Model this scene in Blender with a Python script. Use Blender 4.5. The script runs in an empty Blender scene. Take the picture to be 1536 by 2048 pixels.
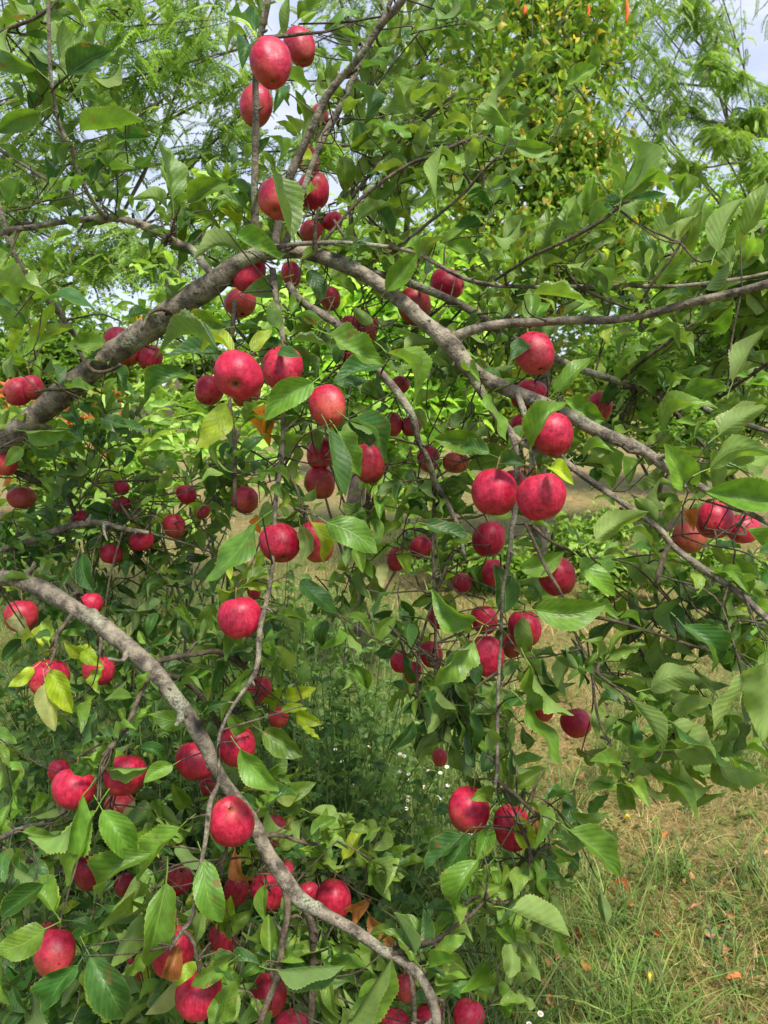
import bpy, math, random
import numpy as np
R = math.radians
random.seed(7); rng = np.random.default_rng(7)
sc = bpy.context.scene
# ------------------------------------------------------------------ camera
F_PX = 1547.0                                  # focal length in photo pixels (1536 x 2048)
PITCH = R(-8.5); CAM = np.array([0.0, 0.0, 1.62])
cd = bpy.data.cameras.new('camera'); cam = bpy.data.objects.new('camera', cd)
sc.collection.objects.link(cam); sc.camera = cam
cd.sensor_fit = 'VERTICAL'; cd.sensor_height = 36; cd.lens = 36 * F_PX / 2048
cd.clip_start = 0.02; cd.clip_end = 800
cam.location = CAM; cam.rotation_euler = (R(90) + PITCH, 0, 0)
cd.dof.use_dof = True; cd.dof.focus_distance = 1.28; cd.dof.aperture_fstop = 11.0
FW = np.array([0, math.cos(PITCH), math.sin(PITCH)]); RT = np.array([1.0, 0, 0]); UP = np.array([0, -math.sin(PITCH), math.cos(PITCH)])
def P(px, py, d): return CAM + d * (FW + (px - 768) / F_PX * RT + (1024 - py) / F_PX * UP)
def proj(p):
    v = np.asarray(p) - CAM; d = v @ FW
    return 768 + F_PX * (v @ RT) / d, 1024 - F_PX * (v @ UP) / d, d
def ground_at(px, py):
    v = FW + (px - 768) / F_PX * RT + (1024 - py) / F_PX * UP
    return CAM - v * (CAM[2] / v[2])
# ------------------------------------------------------------------ sky and sun
SUN_EL, SUN_AZ = R(61), R(152)                 # azimuth from +Y towards +X: behind and a little right of the camera
w = bpy.data.worlds.new('World'); sc.world = w; w.use_nodes = True
nt = w.node_tree; nt.nodes.clear()
def N(nt, t, **k):
    n = nt.nodes.new(t)
    for a, b in k.items():
        if a == 'inp':
            for i, v in b.items(): n.inputs[i].default_value = v
        else: setattr(n, a, b)
    return n
out = N(nt, 'ShaderNodeOutputWorld'); bg = N(nt, 'ShaderNodeBackground'); bg.inputs[1].default_value = 0.12
sky = N(nt, 'ShaderNodeTexSky', sky_type='NISHITA', sun_disc=False, sun_elevation=SUN_EL, sun_rotation=SUN_AZ, air_density=1.0, dust_density=1.0)
tc = N(nt, 'ShaderNodeTexCoord'); mp = N(nt, 'ShaderNodeMapping'); mp.inputs['Scale'].default_value = (1, 1, 2.6)
nz = N(nt, 'ShaderNodeTexNoise', inp={'Scale': 3.2, 'Detail': 7, 'Roughness': .6, 'Distortion': .4})
cr = N(nt, 'ShaderNodeValToRGB'); cr.color_ramp.elements[0].position = .34; cr.color_ramp.elements[0].color = (.38, .38, .38, 1); cr.color_ramp.elements[1].position = .62
nz2 = N(nt, 'ShaderNodeTexNoise', inp={'Scale': 5.5, 'Detail': 6, 'Roughness': .6})
cr2 = N(nt, 'ShaderNodeValToRGB')
cr2.color_ramp.elements[0].position = .3; cr2.color_ramp.elements[0].color = (3.3, 3.6, 4.9, 1)
cr2.color_ramp.elements[1].position = .66; cr2.color_ramp.elements[1].color = (4.7, 4.95, 6.0, 1)
mx = N(nt, 'ShaderNodeMix', data_type='RGBA')
L = nt.links.new
L(tc.outputs['Generated'], mp.inputs[0]); L(mp.outputs[0], nz.inputs[0]); L(mp.outputs[0], nz2.inputs[0])
L(nz.outputs[0], cr.inputs[0]); L(nz2.outputs[0], cr2.inputs[0]); L(cr.outputs[0], mx.inputs[0]); L(sky.outputs[0], mx.inputs[6]); L(cr2.outputs[0], mx.inputs[7])
L(mx.outputs[2], bg.inputs[0]); L(bg.outputs[0], out.inputs[0])
sl = bpy.data.lights.new('sun', 'SUN'); sl.energy = 3.7; sl.angle = R(14); sl.color = (1, .95, .87)
so = bpy.data.objects.new('sun', sl); sc.collection.objects.link(so)
so.rotation_euler = (R(90) - SUN_EL, 0, math.pi - SUN_AZ); so.location = (0, 0, 20)
sc.view_settings.view_transform = 'Standard'; sc.view_settings.look = 'None'; sc.view_settings.gamma = 1
sc.view_settings.exposure = 0.82
sc.cycles.max_bounces = 8; sc.cycles.diffuse_bounces = 4; sc.cycles.transmission_bounces = 4; sc.cycles.glossy_bounces = 2; sc.cycles.transparent_max_bounces = 4
sc.cycles.use_denoising = True

# ------------------------------------------------------------------ materials
def lin(r, g, b):
    f = lambda c: (c / 255 / 12.92) if c / 255 <= .04045 else ((c / 255 + .055) / 1.055) ** 2.4
    return np.array([f(r), f(g), f(b)])
def newmat(name):
    m = bpy.data.materials.new(name); m.use_nodes = True; m.node_tree.nodes.clear(); return m, m.node_tree
def math_(nt, op, a, b=None, c=None, clamp=False):
    n = nt.nodes.new('ShaderNodeMath'); n.operation = op; n.use_clamp = clamp
    for i, v in enumerate((a, b, c)):
        if v is None: continue
        if isinstance(v, (int, float)): n.inputs[i].default_value = v
        else: nt.links.new(v, n.inputs[i])
    return n.outputs[0]
def mix(nt, fac, a, b, mode='MIX'):
    n = nt.nodes.new('ShaderNodeMix'); n.data_type = 'RGBA'; n.blend_type = mode
    for i, v in ((0, fac), (6, a), (7, b)):
        if isinstance(v, (int, float)): n.inputs[i].default_value = v
        elif isinstance(v, (tuple, list, np.ndarray)): n.inputs[i].default_value = (*[float(q) for q in v[:3]], 1)
        else: nt.links.new(v, n.inputs[i])
    return n.outputs[2]
def ramp(nt, fac, stops):
    n = nt.nodes.new('ShaderNodeValToRGB'); e = n.color_ramp.elements
    while len(e) < len(stops): e.new(.5)
    for i, (p, c) in enumerate(stops):
        e[i].position = p; e[i].color = (*([c] * 3 if isinstance(c, (int, float)) else [float(q) for q in c]), 1)
    nt.links.new(fac, n.inputs[0]); return n.outputs[0]
def noise(nt, vec, scale, detail=3, rough=.5, dist=0):
    n = N(nt, 'ShaderNodeTexNoise', inp={'Scale': scale, 'Detail': detail, 'Roughness': rough, 'Distortion': dist})
    if vec is not None: nt.links.new(vec, n.inputs[0])
    return n.outputs[0]

def leaf_material(name, veins=True, gloss=.42, trans=.34, spots=True):
    """leaf: colour of each leaf in the attribute 'tint'; veins from the UVs; paler underside"""
    m, t = newmat(name); Lk = t.links.new
    at = N(t, 'ShaderNodeAttribute', attribute_name='tint'); col = at.outputs['Color']
    geo = N(t, 'ShaderNodeNewGeometry'); pos = geo.outputs['Position']
    uv = N(t, 'ShaderNodeUVMap'); sx = N(t, 'ShaderNodeSeparateXYZ'); Lk(uv.outputs[0], sx.inputs[0])
    bump_h = None
    n1 = noise(t, pos, 60, 4)
    col = mix(t, .6, col, mix(t, 1, col, ramp(t, n1, [(.3, .6), (.7, 1.5)]), 'MULTIPLY'))
    yl = ramp(t, noise(t, pos, 16, 3), [(.58, 0.0), (.75, .35)])
    col = mix(t, yl, col, mix(t, 1, col, (1.7, 1.25, .8), 'MULTIPLY'))
    if veins:
        u, v = sx.outputs[0], sx.outputs[1]                 # u along, v across (0 at the midrib, 1 at the margin)
        av = math_(t, 'ABSOLUTE', v)
        ph = math_(t, 'SUBTRACT', math_(t, 'MULTIPLY', u, 8.5), math_(t, 'MULTIPLY', math_(t, 'POWER', av, .8), 2.6))
        side = math_(t, 'ABSOLUTE', math_(t, 'SUBTRACT', math_(t, 'FRACT', ph), .5))    # 0 on the vein
        sv = ramp(t, side, [(0.0, 1.0), (.085, 0.0)])
        mid = ramp(t, av, [(0.0, 1.0), (.055, .0)])
        ret = N(t, 'ShaderNodeTexVoronoi', feature='DISTANCE_TO_EDGE', inp={'Scale': 420}); Lk(pos, ret.inputs[0])
        rv = ramp(t, ret.outputs[0], [(0.0, 1.0), (.12, 0.0)])
        vein = math_(t, 'MAXIMUM', math_(t, 'MULTIPLY', sv, .34), mid)
        light = mix(t, .5, mix(t, 1, col, (1.8, 1.7, 1.6), 'MULTIPLY'), lin(160, 175, 95))
        col = mix(t, math_(t, 'MULTIPLY', vein, .6), col, light)
        # dried, browned margin and spots on some leaves
        if spots:
            n3 = noise(t, pos, 34, 3, .6)
            sp = ramp(t, n3, [(.655, 0.0), (.69, 1.0)])
            col = mix(t, math_(t, 'MULTIPLY', sp, .75), col, lin(120, 92, 45))
            mg = ramp(t, av, [(.93, 0.0), (1.0, .45)])
            col = mix(t, mg, col, lin(168, 172, 70))
        domes = ramp(t, side, [(0.0, 0.0), (.5, 1.0)])
        bump_h = math_(t, 'ADD', math_(t, 'ADD', math_(t, 'MULTIPLY', domes, .8), math_(t, 'MULTIPLY', mid, -.9)), math_(t, 'MULTIPLY', rv, -.22))
    under = mix(t, .5, mix(t, 1, col, (1.15, 1.1, 1.2), 'MULTIPLY'), lin(132, 154, 88))
    if not veins: under = mix(t, .3, col, lin(140, 160, 100))
    colf = mix(t, geo.outputs['Backfacing'], col, under)
    b = N(t, 'ShaderNodeBsdfPrincipled', inp={'IOR': 1.42})
    rg = math_(t, 'ADD', math_(t, 'MULTIPLY', geo.outputs['Backfacing'], .28), math_(t, 'ADD', gloss - .08, math_(t, 'MULTIPLY', n1, .16)))
    Lk(colf, b.inputs['Base Color']); Lk(rg, b.inputs['Roughness'])
    tr = N(t, 'ShaderNodeBsdfTranslucent'); Lk(mix(t, 1, col, (1.65, 1.6, .75), 'MULTIPLY'), tr.inputs[0])
    ms = N(t, 'ShaderNodeMixShader'); ms.inputs[0].default_value = trans
    o = N(t, 'ShaderNodeOutputMaterial'); Lk(b.outputs[0], ms.inputs[1]); Lk(tr.outputs[0], ms.inputs[2]); Lk(ms.outputs[0], o.inputs[0])
    if bump_h is not None:
        bp = N(t, 'ShaderNodeBump', inp={'Strength': .5, 'Distance': .0009}); Lk(bump_h, bp.inputs['Height']); Lk(bp.outputs[0], b.inputs['Normal'])
    return m

def bark_material(name, c1, c2, lichen=.25, sc_=1.0):
    m, t = newmat(name); Lk = t.links.new
    geo = N(t, 'ShaderNodeNewGeometry'); pos = geo.outputs['Position']
    uv = N(t, 'ShaderNodeUVMap'); mpn = N(t, 'ShaderNodeMapping'); Lk(uv.outputs[0], mpn.inputs[0]); mpn.inputs['Scale'].default_value = (1.6, 95 * sc_, 1)
    ring = noise(t, mpn.outputs[0], 1.0, 4, .65, .6)                    # short marks across the branch
    n1 = noise(t, pos, 38 * sc_, 6, .65); n2 = noise(t, pos, 260 * sc_, 4, .6); n3 = noise(t, pos, 13 * sc_, 4, .6)
    col = mix(t, ramp(t, n1, [(.40, 0.0), (.60, 1.0)]), c1, c2)
    col = mix(t, math_(t, 'MULTIPLY', ramp(t, noise(t, pos, 9 * sc_, 5, .7), [(.45, 0.0), (.62, 1.0)]), .55), col, np.array(c1) * .6)
    col = mix(t, math_(t, 'MULTIPLY', ramp(t, ring, [(.56, 0.0), (.74, 1.0)]), .35), col, np.array(c2) * 1.45)
    col = mix(t, math_(t, 'MULTIPLY', ramp(t, ring, [(.28, 1.0), (.4, 0.0)]), .5), col, np.array(c1) * .45)
    lc = math_(t, 'MULTIPLY', ramp(t, n3, [(.56, 0.0), (.64, 1.0)]), ramp(t, n2, [(.42, 0.0), (.56, 1.0)]))
    col = mix(t, math_(t, 'MULTIPLY', lc, lichen), col, lin(158, 168, 138))
    vo = N(t, 'ShaderNodeTexVoronoi', inp={'Scale': 190 * sc_}); Lk(pos, vo.inputs[0])
    dot = ramp(t, vo.outputs[0], [(.10, 1.0), (.17, 0.0)])
    col = mix(t, math_(t, 'MULTIPLY', dot, .5), col, lin(172, 158, 136))
    b = N(t, 'ShaderNodeBsdfPrincipled', inp={'Roughness': .78}); Lk(col, b.inputs['Base Color'])
    h = math_(t, 'ADD', math_(t, 'ADD', math_(t, 'MULTIPLY', n1, 1.3), math_(t, 'MULTIPLY', ring, .5)), math_(t, 'ADD', math_(t, 'MULTIPLY', n2, .4), math_(t, 'MULTIPLY', dot, .35)))
    bp = N(t, 'ShaderNodeBump', inp={'Strength': 1.0, 'Distance': .006}); Lk(h, bp.inputs['Height']); Lk(bp.outputs[0], b.inputs['Normal'])
    o = N(t, 'ShaderNodeOutputMaterial'); Lk(b.outputs[0], o.inputs[0]); return m

def apple_material():
    """skin: blush red over yellow-green, streaks from stem to eye, pale dots, a few scabs; object coordinates (unit = apple radius)"""
    m, t = newmat('apple_skin'); Lk = t.links.new
    tcn = N(t, 'ShaderNodeTexCoord'); oi = N(t, 'ShaderNodeObjectInfo'); rnd = oi.outputs['Random']
    ocol = N(t, 'ShaderNodeSeparateColor'); Lk(oi.outputs['Color'], ocol.inputs[0])     # R tone, G green share
    off = N(t, 'ShaderNodeCombineXYZ')
    Lk(math_(t, 'MULTIPLY', rnd, 37), off.inputs[0]); Lk(math_(t, 'MULTIPLY', rnd, 91), off.inputs[1]); Lk(math_(t, 'MULTIPLY', rnd, 53), off.inputs[2])
    va = N(t, 'ShaderNodeVectorMath', operation='ADD'); Lk(tcn.outputs['Object'], va.inputs[0]); Lk(off.outputs[0], va.inputs[1]); pos = va.outputs[0]
    sx = N(t, 'ShaderNodeSeparateXYZ'); Lk(tcn.outputs['Object'], sx.inputs[0])
    z = sx.outputs[2]
    ang = math_(t, 'ARCTAN2', sx.outputs[1], sx.outputs[0])
    cv = N(t, 'ShaderNodeCombineXYZ'); Lk(math_(t, 'MULTIPLY', math_(t, 'COSINE', ang), 9), cv.inputs[0]); Lk(math_(t, 'MULTIPLY', math_(t, 'SINE', ang), 9), cv.inputs[1])
    Lk(math_(t, 'ADD', math_(t, 'MULTIPLY', z, 1.1), math_(t, 'MULTIPLY', rnd, 40)), cv.inputs[2])
    streak = noise(t, cv.outputs[0], 1.5, 5, .65)
    big = noise(t, pos, 1.1, 2); mid = noise(t, pos, 3.5, 4, .6); fine = noise(t, pos, 26, 3)
    red = mix(t, ramp(t, mid, [(.3, 0.0), (.7, 1.0)]), lin(150, 14, 42), lin(212, 44, 78))
    red = mix(t, math_(t, 'MULTIPLY', ramp(t, streak, [(.44, 0.0), (.66, 1.0)]), .5), red, lin(98, 5, 24))
    red = mix(t, math_(t, 'MULTIPLY', ramp(t, big, [(.55, 0.0), (.75, 1.0)]), .5), red, lin(205, 55, 66))
    g = math_(t, 'ADD', math_(t, 'ADD', math_(t, 'MULTIPLY', z, -.28), math_(t, 'MULTIPLY', big, .9)), math_(t, 'MULTIPLY', streak, .45))
    g = math_(t, 'ADD', g, math_(t, 'MULTIPLY', ocol.outputs[1], 2.0))
    gf = ramp(t, math_(t, 'MULTIPLY', g, .5), [(.45, 0.0), (.92, .6)])
    col = mix(t, gf, red, lin(188, 132, 72))
    mot = ramp(t, noise(t, pos, 5.5, 5, .65), [(.52, 0.0), (.66, 1.0)])          # sooty bloom
    col = mix(t, math_(t, 'MULTIPLY', mot, math_(t, 'ADD', .12, math_(t, 'MULTIPLY', math_(t, 'FRACT', math_(t, 'MULTIPLY', rnd, 7.3)), .55))), col, lin(62, 14, 22))
    vo = N(t, 'ShaderNodeTexVoronoi', inp={'Scale': 8.5}); Lk(pos, vo.inputs[0])
    dot = ramp(t, vo.outputs[0], [(.045, 1.0), (.085, 0.0)])
    col = mix(t, math_(t, 'MULTIPLY', dot, .6), col, lin(206, 140, 116))
    vs = N(t, 'ShaderNodeTexVoronoi', inp={'Scale': 1.7}); Lk(pos, vs.inputs[0])
    scab = ramp(t, math_(t, 'ADD', vs.outputs[0], math_(t, 'MULTIPLY', fine, .06)), [(.11, 1.0), (.14, 0.0)])
    col = mix(t, math_(t, 'MULTIPLY', scab, .8), col, lin(70, 40, 30))
    # russet in the two hollows
    rr = math_(t, 'SQRT', math_(t, 'ADD', math_(t, 'POWER', sx.outputs[0], 2.0), math_(t, 'POWER', sx.outputs[1], 2.0)))
    hol = ramp(t, math_(t, 'ADD', rr, math_(t, 'MULTIPLY', fine, .12)), [(.16, 1.0), (.34, 0.0)])
    col = mix(t, math_(t, 'MULTIPLY', hol, .6), col, lin(132, 96, 46))
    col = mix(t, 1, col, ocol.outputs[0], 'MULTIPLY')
    b = N(t, 'ShaderNodeBsdfPrincipled', inp={'IOR': 1.42}); Lk(col, b.inputs['Base Color'])
    Lk(math_(t, 'ADD', .33, math_(t, 'MULTIPLY', mid, .24)), b.inputs['Roughness'])
    b.inputs['Subsurface Weight'].default_value = 0.0
    bp = N(t, 'ShaderNodeBump', inp={'Strength': .25, 'Distance': .0012}); Lk(math_(t, 'ADD', math_(t, 'MULTIPLY', mid, 3), math_(t, 'MULTIPLY', scab, -1.2)), bp.inputs['Height']); Lk(bp.outputs[0], b.inputs['Normal'])
    o = N(t, 'ShaderNodeOutputMaterial'); Lk(b.outputs[0], o.inputs[0]); return m

def plain(name, col, rough=.7, nscale=40, var=.35, attr=False, trans=0):
    m, t = newmat(name); Lk = t.links.new
    geo = N(t, 'ShaderNodeNewGeometry')
    n1 = noise(t, geo.outputs['Position'], nscale, 4)
    base = tuple(col)
    if attr:
        a = N(t, 'ShaderNodeAttribute', attribute_name='tint'); base = a.outputs['Color']
    c = mix(t, 1, base, ramp(t, n1, [(.3, 1 - var), (.7, 1 + var)]), 'MULTIPLY')
    b = N(t, 'ShaderNodeBsdfPrincipled', inp={'Roughness': rough}); Lk(c, b.inputs['Base Color'])
    o = N(t, 'ShaderNodeOutputMaterial')
    if trans:
        tr = N(t, 'ShaderNodeBsdfTranslucent'); Lk(mix(t, 1, c, (1.6, 1.5, .8), 'MULTIPLY'), tr.inputs[0])
        ms = N(t, 'ShaderNodeMixShader'); ms.inputs[0].default_value = trans
        Lk(b.outputs[0], ms.inputs[1]); Lk(tr.outputs[0], ms.inputs[2]); Lk(ms.outputs[0], o.inputs[0])
    else: Lk(b.outputs[0], o.inputs[0])
    return m

M_LEAF = leaf_material('apple_leaf', gloss=.36)
M_WEED = leaf_material('weed_leaf', spots=False, gloss=.5)
M_FAR = leaf_material('far_leaf', veins=False, gloss=.55, trans=.42)
M_GRASS = plain('grass_blade', (1, 1, 1), .6, 8, .3, attr=True, trans=.28)
M_BARK = bark_material('apple_bark', lin(72, 64, 52), lin(150, 139, 118), .7)
M_TWIG = bark_material('twig_bark', lin(58, 48, 36), lin(108, 94, 70), .15, 1.5)
M_TRUNK = bark_material('tree_bark', lin(66, 58, 50), lin(118, 106, 90), .3, .4)
M_APPLE = apple_material()
M_STALK = plain('fruit_stalk', lin(112, 92, 44), .6, 90, .3)
M_CALYX = plain('apple_calyx', lin(52, 38, 26), .9, 200, .5)
M_STEMG = plain('green_stem', lin(96, 118, 52), .55, 60, .3)
M_STEMB = plain('dry_stem', lin(124, 96, 58), .7, 60, .3)
M_PETAL = plain('white_petal', lin(238, 238, 232), .6, 60, .06)
M_YELLOW = plain('flower_centre', lin(226, 178, 30), .7, 300, .3)
M_LITTER = leaf_material('fallen_leaf', gloss=.6, trans=.12)

# ------------------------------------------------------------------ mesh helpers
COL = sc.collection
def rawmesh(name, V, Fc, mat, uv=None, tint=None, smooth=True):
    """V (n,3); Fc list of (m,k) index arrays (faces of one size each); uv per vertex, tint per vertex"""
    me = bpy.data.meshes.new(name)
    Fc = [np.asarray(f) for f in (Fc if isinstance(Fc, list) else [Fc]) if len(f)]
    me.vertices.add(len(V)); me.vertices.foreach_set('co', np.asarray(V, np.float32).ravel())
    lv = np.concatenate([f.ravel() for f in Fc]).astype(np.int32)
    ls = []; s = 0
    for f in Fc:
        ls.append(s + np.arange(len(f)) * f.shape[1]); s += f.size
    ls = np.concatenate(ls).astype(np.int32)
    me.loops.add(len(lv)); me.loops.foreach_set('vertex_index', lv)
    me.polygons.add(len(ls)); me.polygons.foreach_set('loop_start', ls)
    me.polygons.foreach_set('use_smooth', np.full(len(ls), smooth))
    me.update(calc_edges=True)
    if uv is not None:
        l = me.uv_layers.new(name='UVMap'); l.data.foreach_set('uv', np.asarray(uv, np.float32)[lv].ravel())
    if tint is not None:
        a = me.color_attributes.new('tint', 'FLOAT_COLOR', 'POINT')
        c = np.ones((len(V), 4), np.float32); c[:, :3] = tint; a.data.foreach_set('color', c.ravel())
    me.materials.append(mat); me.validate()
    return me
def obj(name, me, parent=None, **props):
    o = bpy.data.objects.new(name, me); COL.objects.link(o)
    if parent is not None: o.parent = parent; o.matrix_parent_inverse = parent.matrix_world.inverted() if False else o.matrix_parent_inverse
    for k, v in props.items(): o[k] = v
    return o
def thing(name, loc, label, category, group=None):
    o = bpy.data.objects.new(name, None); COL.objects.link(o); o.location = [float(q) for q in loc]
    o.empty_display_size = .05
    o['label'] = label; o['category'] = category
    if group: o['group'] = group
    return o
class Bag:
    """collects tubes and leaves for ONE mesh object"""
    def __init__(s): s.V = []; s.F4 = []; s.F3 = []; s.U = []; s.T = []; s.n = 0
    def add(s, V, F4=None, F3=None, uv=None, tint=(1, 1, 1)):
        V = np.asarray(V)
        s.V.append(V)
        if F4 is not None and len(F4): s.F4.append(np.asarray(F4) + s.n)
        if F3 is not None and len(F3): s.F3.append(np.asarray(F3) + s.n)
        s.U.append(np.zeros((len(V), 2)) if uv is None else uv)
        tt = np.asarray(tint, float); s.T.append(np.broadcast_to(tt, (len(V), 3)) if tt.ndim == 1 else tt)
        s.n += len(V)
    def build(s, name, mat, parent=None, origin=None, smooth=True, **props):
        if not s.n: return None
        V = np.concatenate(s.V)
        if origin is None and parent is not None: origin = np.array(parent.location)
        if origin is not None: V = V - np.asarray(origin)
        Fc = []
        if s.F4: Fc.append(np.concatenate(s.F4))
        if s.F3: Fc.append(np.concatenate(s.F3))
        me = rawmesh(name, V, Fc, mat, np.concatenate(s.U), np.concatenate(s.T), smooth)
        o = obj(name, me, parent, **props)
        if parent is None and origin is not None: o.location = [float(q) for q in origin]
        return o
def catmull(pts, n):
    pts = np.asarray(pts, float); k = len(pts)
    if k < 3: return np.array([pts[0] + (pts[-1] - pts[0]) * t for t in np.linspace(0, 1, n)])
    q = np.vstack([2 * pts[0] - pts[1], pts, 2 * pts[-1] - pts[-2]])
    out = []
    for t in np.linspace(0, k - 1 - 1e-6, n):
        i = int(t); u = t - i; a, b, c, d = q[i:i + 4]
        out.append(.5 * (2 * b + (c - a) * u + (2 * a - 5 * b + 4 * c - d) * u * u + (3 * b - 3 * c + d - a) * u ** 3))
    return np.array(out)
def tube(bag, pts, rad, sides=8, n=None, rough=0, cap=True, tint=(1, 1, 1)):
    """pts: control points, rad: radius at each"""
    pts = np.asarray(pts, float); rad = np.broadcast_to(np.asarray(rad, float), (len(pts),))
    n = n or max(3, len(pts) * 3)
    c = catmull(np.column_stack([pts, rad]), n); p = c[:, :3]; r = np.maximum(c[:, 3], 2e-4)
    tg = np.gradient(p, axis=0); tg /= np.linalg.norm(tg, axis=1)[:, None] + 1e-12
    ref = np.array([0, 0, 1.0]) if abs(tg[0][2]) < .9 else np.array([1.0, 0, 0])
    X = []; x = np.cross(tg[0], ref); x /= np.linalg.norm(x)
    for i in range(n):
        x = x - tg[i] * (x @ tg[i]); x /= np.linalg.norm(x) + 1e-12; X.append(x)
    X = np.array(X); Y = np.cross(tg, X)
    a = np.arange(sides) / sides * 2 * np.pi
    rr = r[:, None] * np.ones(sides)[None]
    if rough:
        s = np.concatenate([[0], np.cumsum(np.linalg.norm(np.diff(p, axis=0), axis=1))])
        ph = rng.uniform(0, 6, 6)
        rr *= 1 + rough * (.8 * np.sin(s * 19 + ph[3])[:, None] + .5 * np.sin(a + s[:, None] * 23 + ph[4]) + .6 * np.sin(s * 47 + ph[0])[:, None] + .5 * np.sin(2 * a + s[:, None] * 31 + ph[1]) + .4 * np.sin(3 * a - s[:, None] * 83 + ph[2])) + rng.normal(0, rough * .22, rr.shape)
    V = p[:, None] + rr[..., None] * (np.cos(a)[None, :, None] * X[:, None] + np.sin(a)[None, :, None] * Y[:, None])
    s = np.concatenate([[0], np.cumsum(np.linalg.norm(np.diff(p, axis=0), axis=1))])
    uv = np.stack([np.broadcast_to(np.abs(a / np.pi - 1)[None], rr.shape), np.broadcast_to(s[:, None], rr.shape)], -1).reshape(-1, 2)
    i = np.arange(n - 1)[:, None] * sides; j = np.arange(sides)[None]; jn = (j + 1) % sides
    F4 = np.stack([i + j, i + jn, i + sides + jn, i + sides + j], -1).reshape(-1, 4)
    V = V.reshape(-1, 3); F3 = []
    if cap:
        V = np.vstack([V, p[-1] + tg[-1] * r[-1] * .5]); uv = np.vstack([uv, [0, s[-1]]]); k = (n - 1) * sides
        F3 = [[k + q, k + (q + 1) % sides, n * sides] for q in range(sides)]
    bag.add(V, F4, F3, uv, tint)
    return p

# ------------------------------------------------------------------ leaf templates: base at 0, tip at (0,1,0), upper side +Z
def make_leaf(segs=34, half=3, wid=.27, fold=.25, arch=.12, twist=0, wave=.04, wf=3, ph=0, tip=1.0, serr=.022, stalk=.28, skew=0, curl=0, seed=0):
    r = np.random.default_rng(seed); V = []; U = []
    for i in range(segs + 1):
        t = i / segs
        wdt = wid * (math.sin(math.pi * t ** .78) ** .72 if 0 < t < 1 else 0) * (1.0 - .10 * t)
        if t > .85: wdt *= 1 - .25 * ((t - .85) / .15)
        zc = arch * math.sin(math.pi * t) - .35 * arch * t * t + .0; yc = t - .12 * abs(arch) * t
        xc = skew * math.sin(math.pi * t) * .12
        tw = twist * (t - .3)
        for j in range(-half, half + 1):
            v = j / half; ed = wdt
            if abs(j) == half and 0 < i < segs: ed = wdt * (1 + serr * (1 if i % 2 else -1) * (1 + .6 * r.random()))
            x = v * ed; z = fold * abs(x) + wave * abs(v) ** 1.6 * math.sin(wf * 2 * math.pi * t + ph + (1.3 if v > 0 else 0)) * min(1, wdt / wid * 1.4)
            z += curl * x * x / wid * (1 + .3 * math.sin(4 * t + ph))
            x2 = x * math.cos(tw) - z * math.sin(tw); z2 = x * math.sin(tw) + z * math.cos(tw)
            V.append((xc + x2, yc + (.0 if abs(j) < half else .015), zc + z2)); U.append((t, v))
    w1 = 2 * half + 1; F = []
    for i in range(segs):
        for j in range(2 * half):
            a = i * w1 + j; F.append((a, a + 1, a + w1 + 1, a + w1))
    if stalk:                                                       # leaf stalk: a thin three-sided tube
        k0 = len(V); rr = .011; pts = [(0, .02, .004), (0, -stalk * .5, -.02), (0, -stalk, -.07)]
        for q, (x, y, z) in enumerate(pts):
            for a in (0, 2.1, 4.2): V.append((x + rr * math.cos(a), y, z + rr * math.sin(a))); U.append((0, 0))
        for q in range(2):
            for a in range(3): F.append((k0 + q * 3 + a, k0 + q * 3 + (a + 1) % 3, k0 + q * 3 + 3 + (a + 1) % 3, k0 + q * 3 + 3 + a))
    return np.array(V), np.array(F), np.array(U)
TA = []
for k in range(16):
    q = np.random.default_rng(100 + k)
    TA.append(make_leaf(wid=q.uniform(.195, .25), fold=q.uniform(.2, 1.15), arch=q.uniform(-.06, .34), twist=q.uniform(-1.0, 1.0) * (.6 if k < 9 else 1), wave=q.uniform(.015, .075), wf=q.uniform(1.2, 3.2), ph=q.uniform(0, 6), skew=q.uniform(-1, 1), curl=q.uniform(-.8, .9), seed=k))
TM = [make_leaf(6, 1, .22 + .03 * k, .3 + .1 * k, .12 * (k - 1), .3 * (k - 2), .02, 2, k, serr=0, stalk=0, seed=k) for k in range(5)]
TL = [make_leaf(7, 1, .15, .3, .10 + .06 * k, .3 * (k - 1), .02, 2, k, serr=0, stalk=.12, seed=k) for k in range(3)]   # lance-shaped
def t_join(parts):
    V = []; F = []; U = []; n = 0
    for v, f, u in parts: V.append(v); F.append(f + n); U.append(u); n += len(v)
    return np.concatenate(V), np.concatenate(F), np.concatenate(U)
def rotz(v, a): c, s = math.cos(a), math.sin(a); return v @ np.array([[c, s, 0], [-s, c, 0], [0, 0, 1]])
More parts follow.
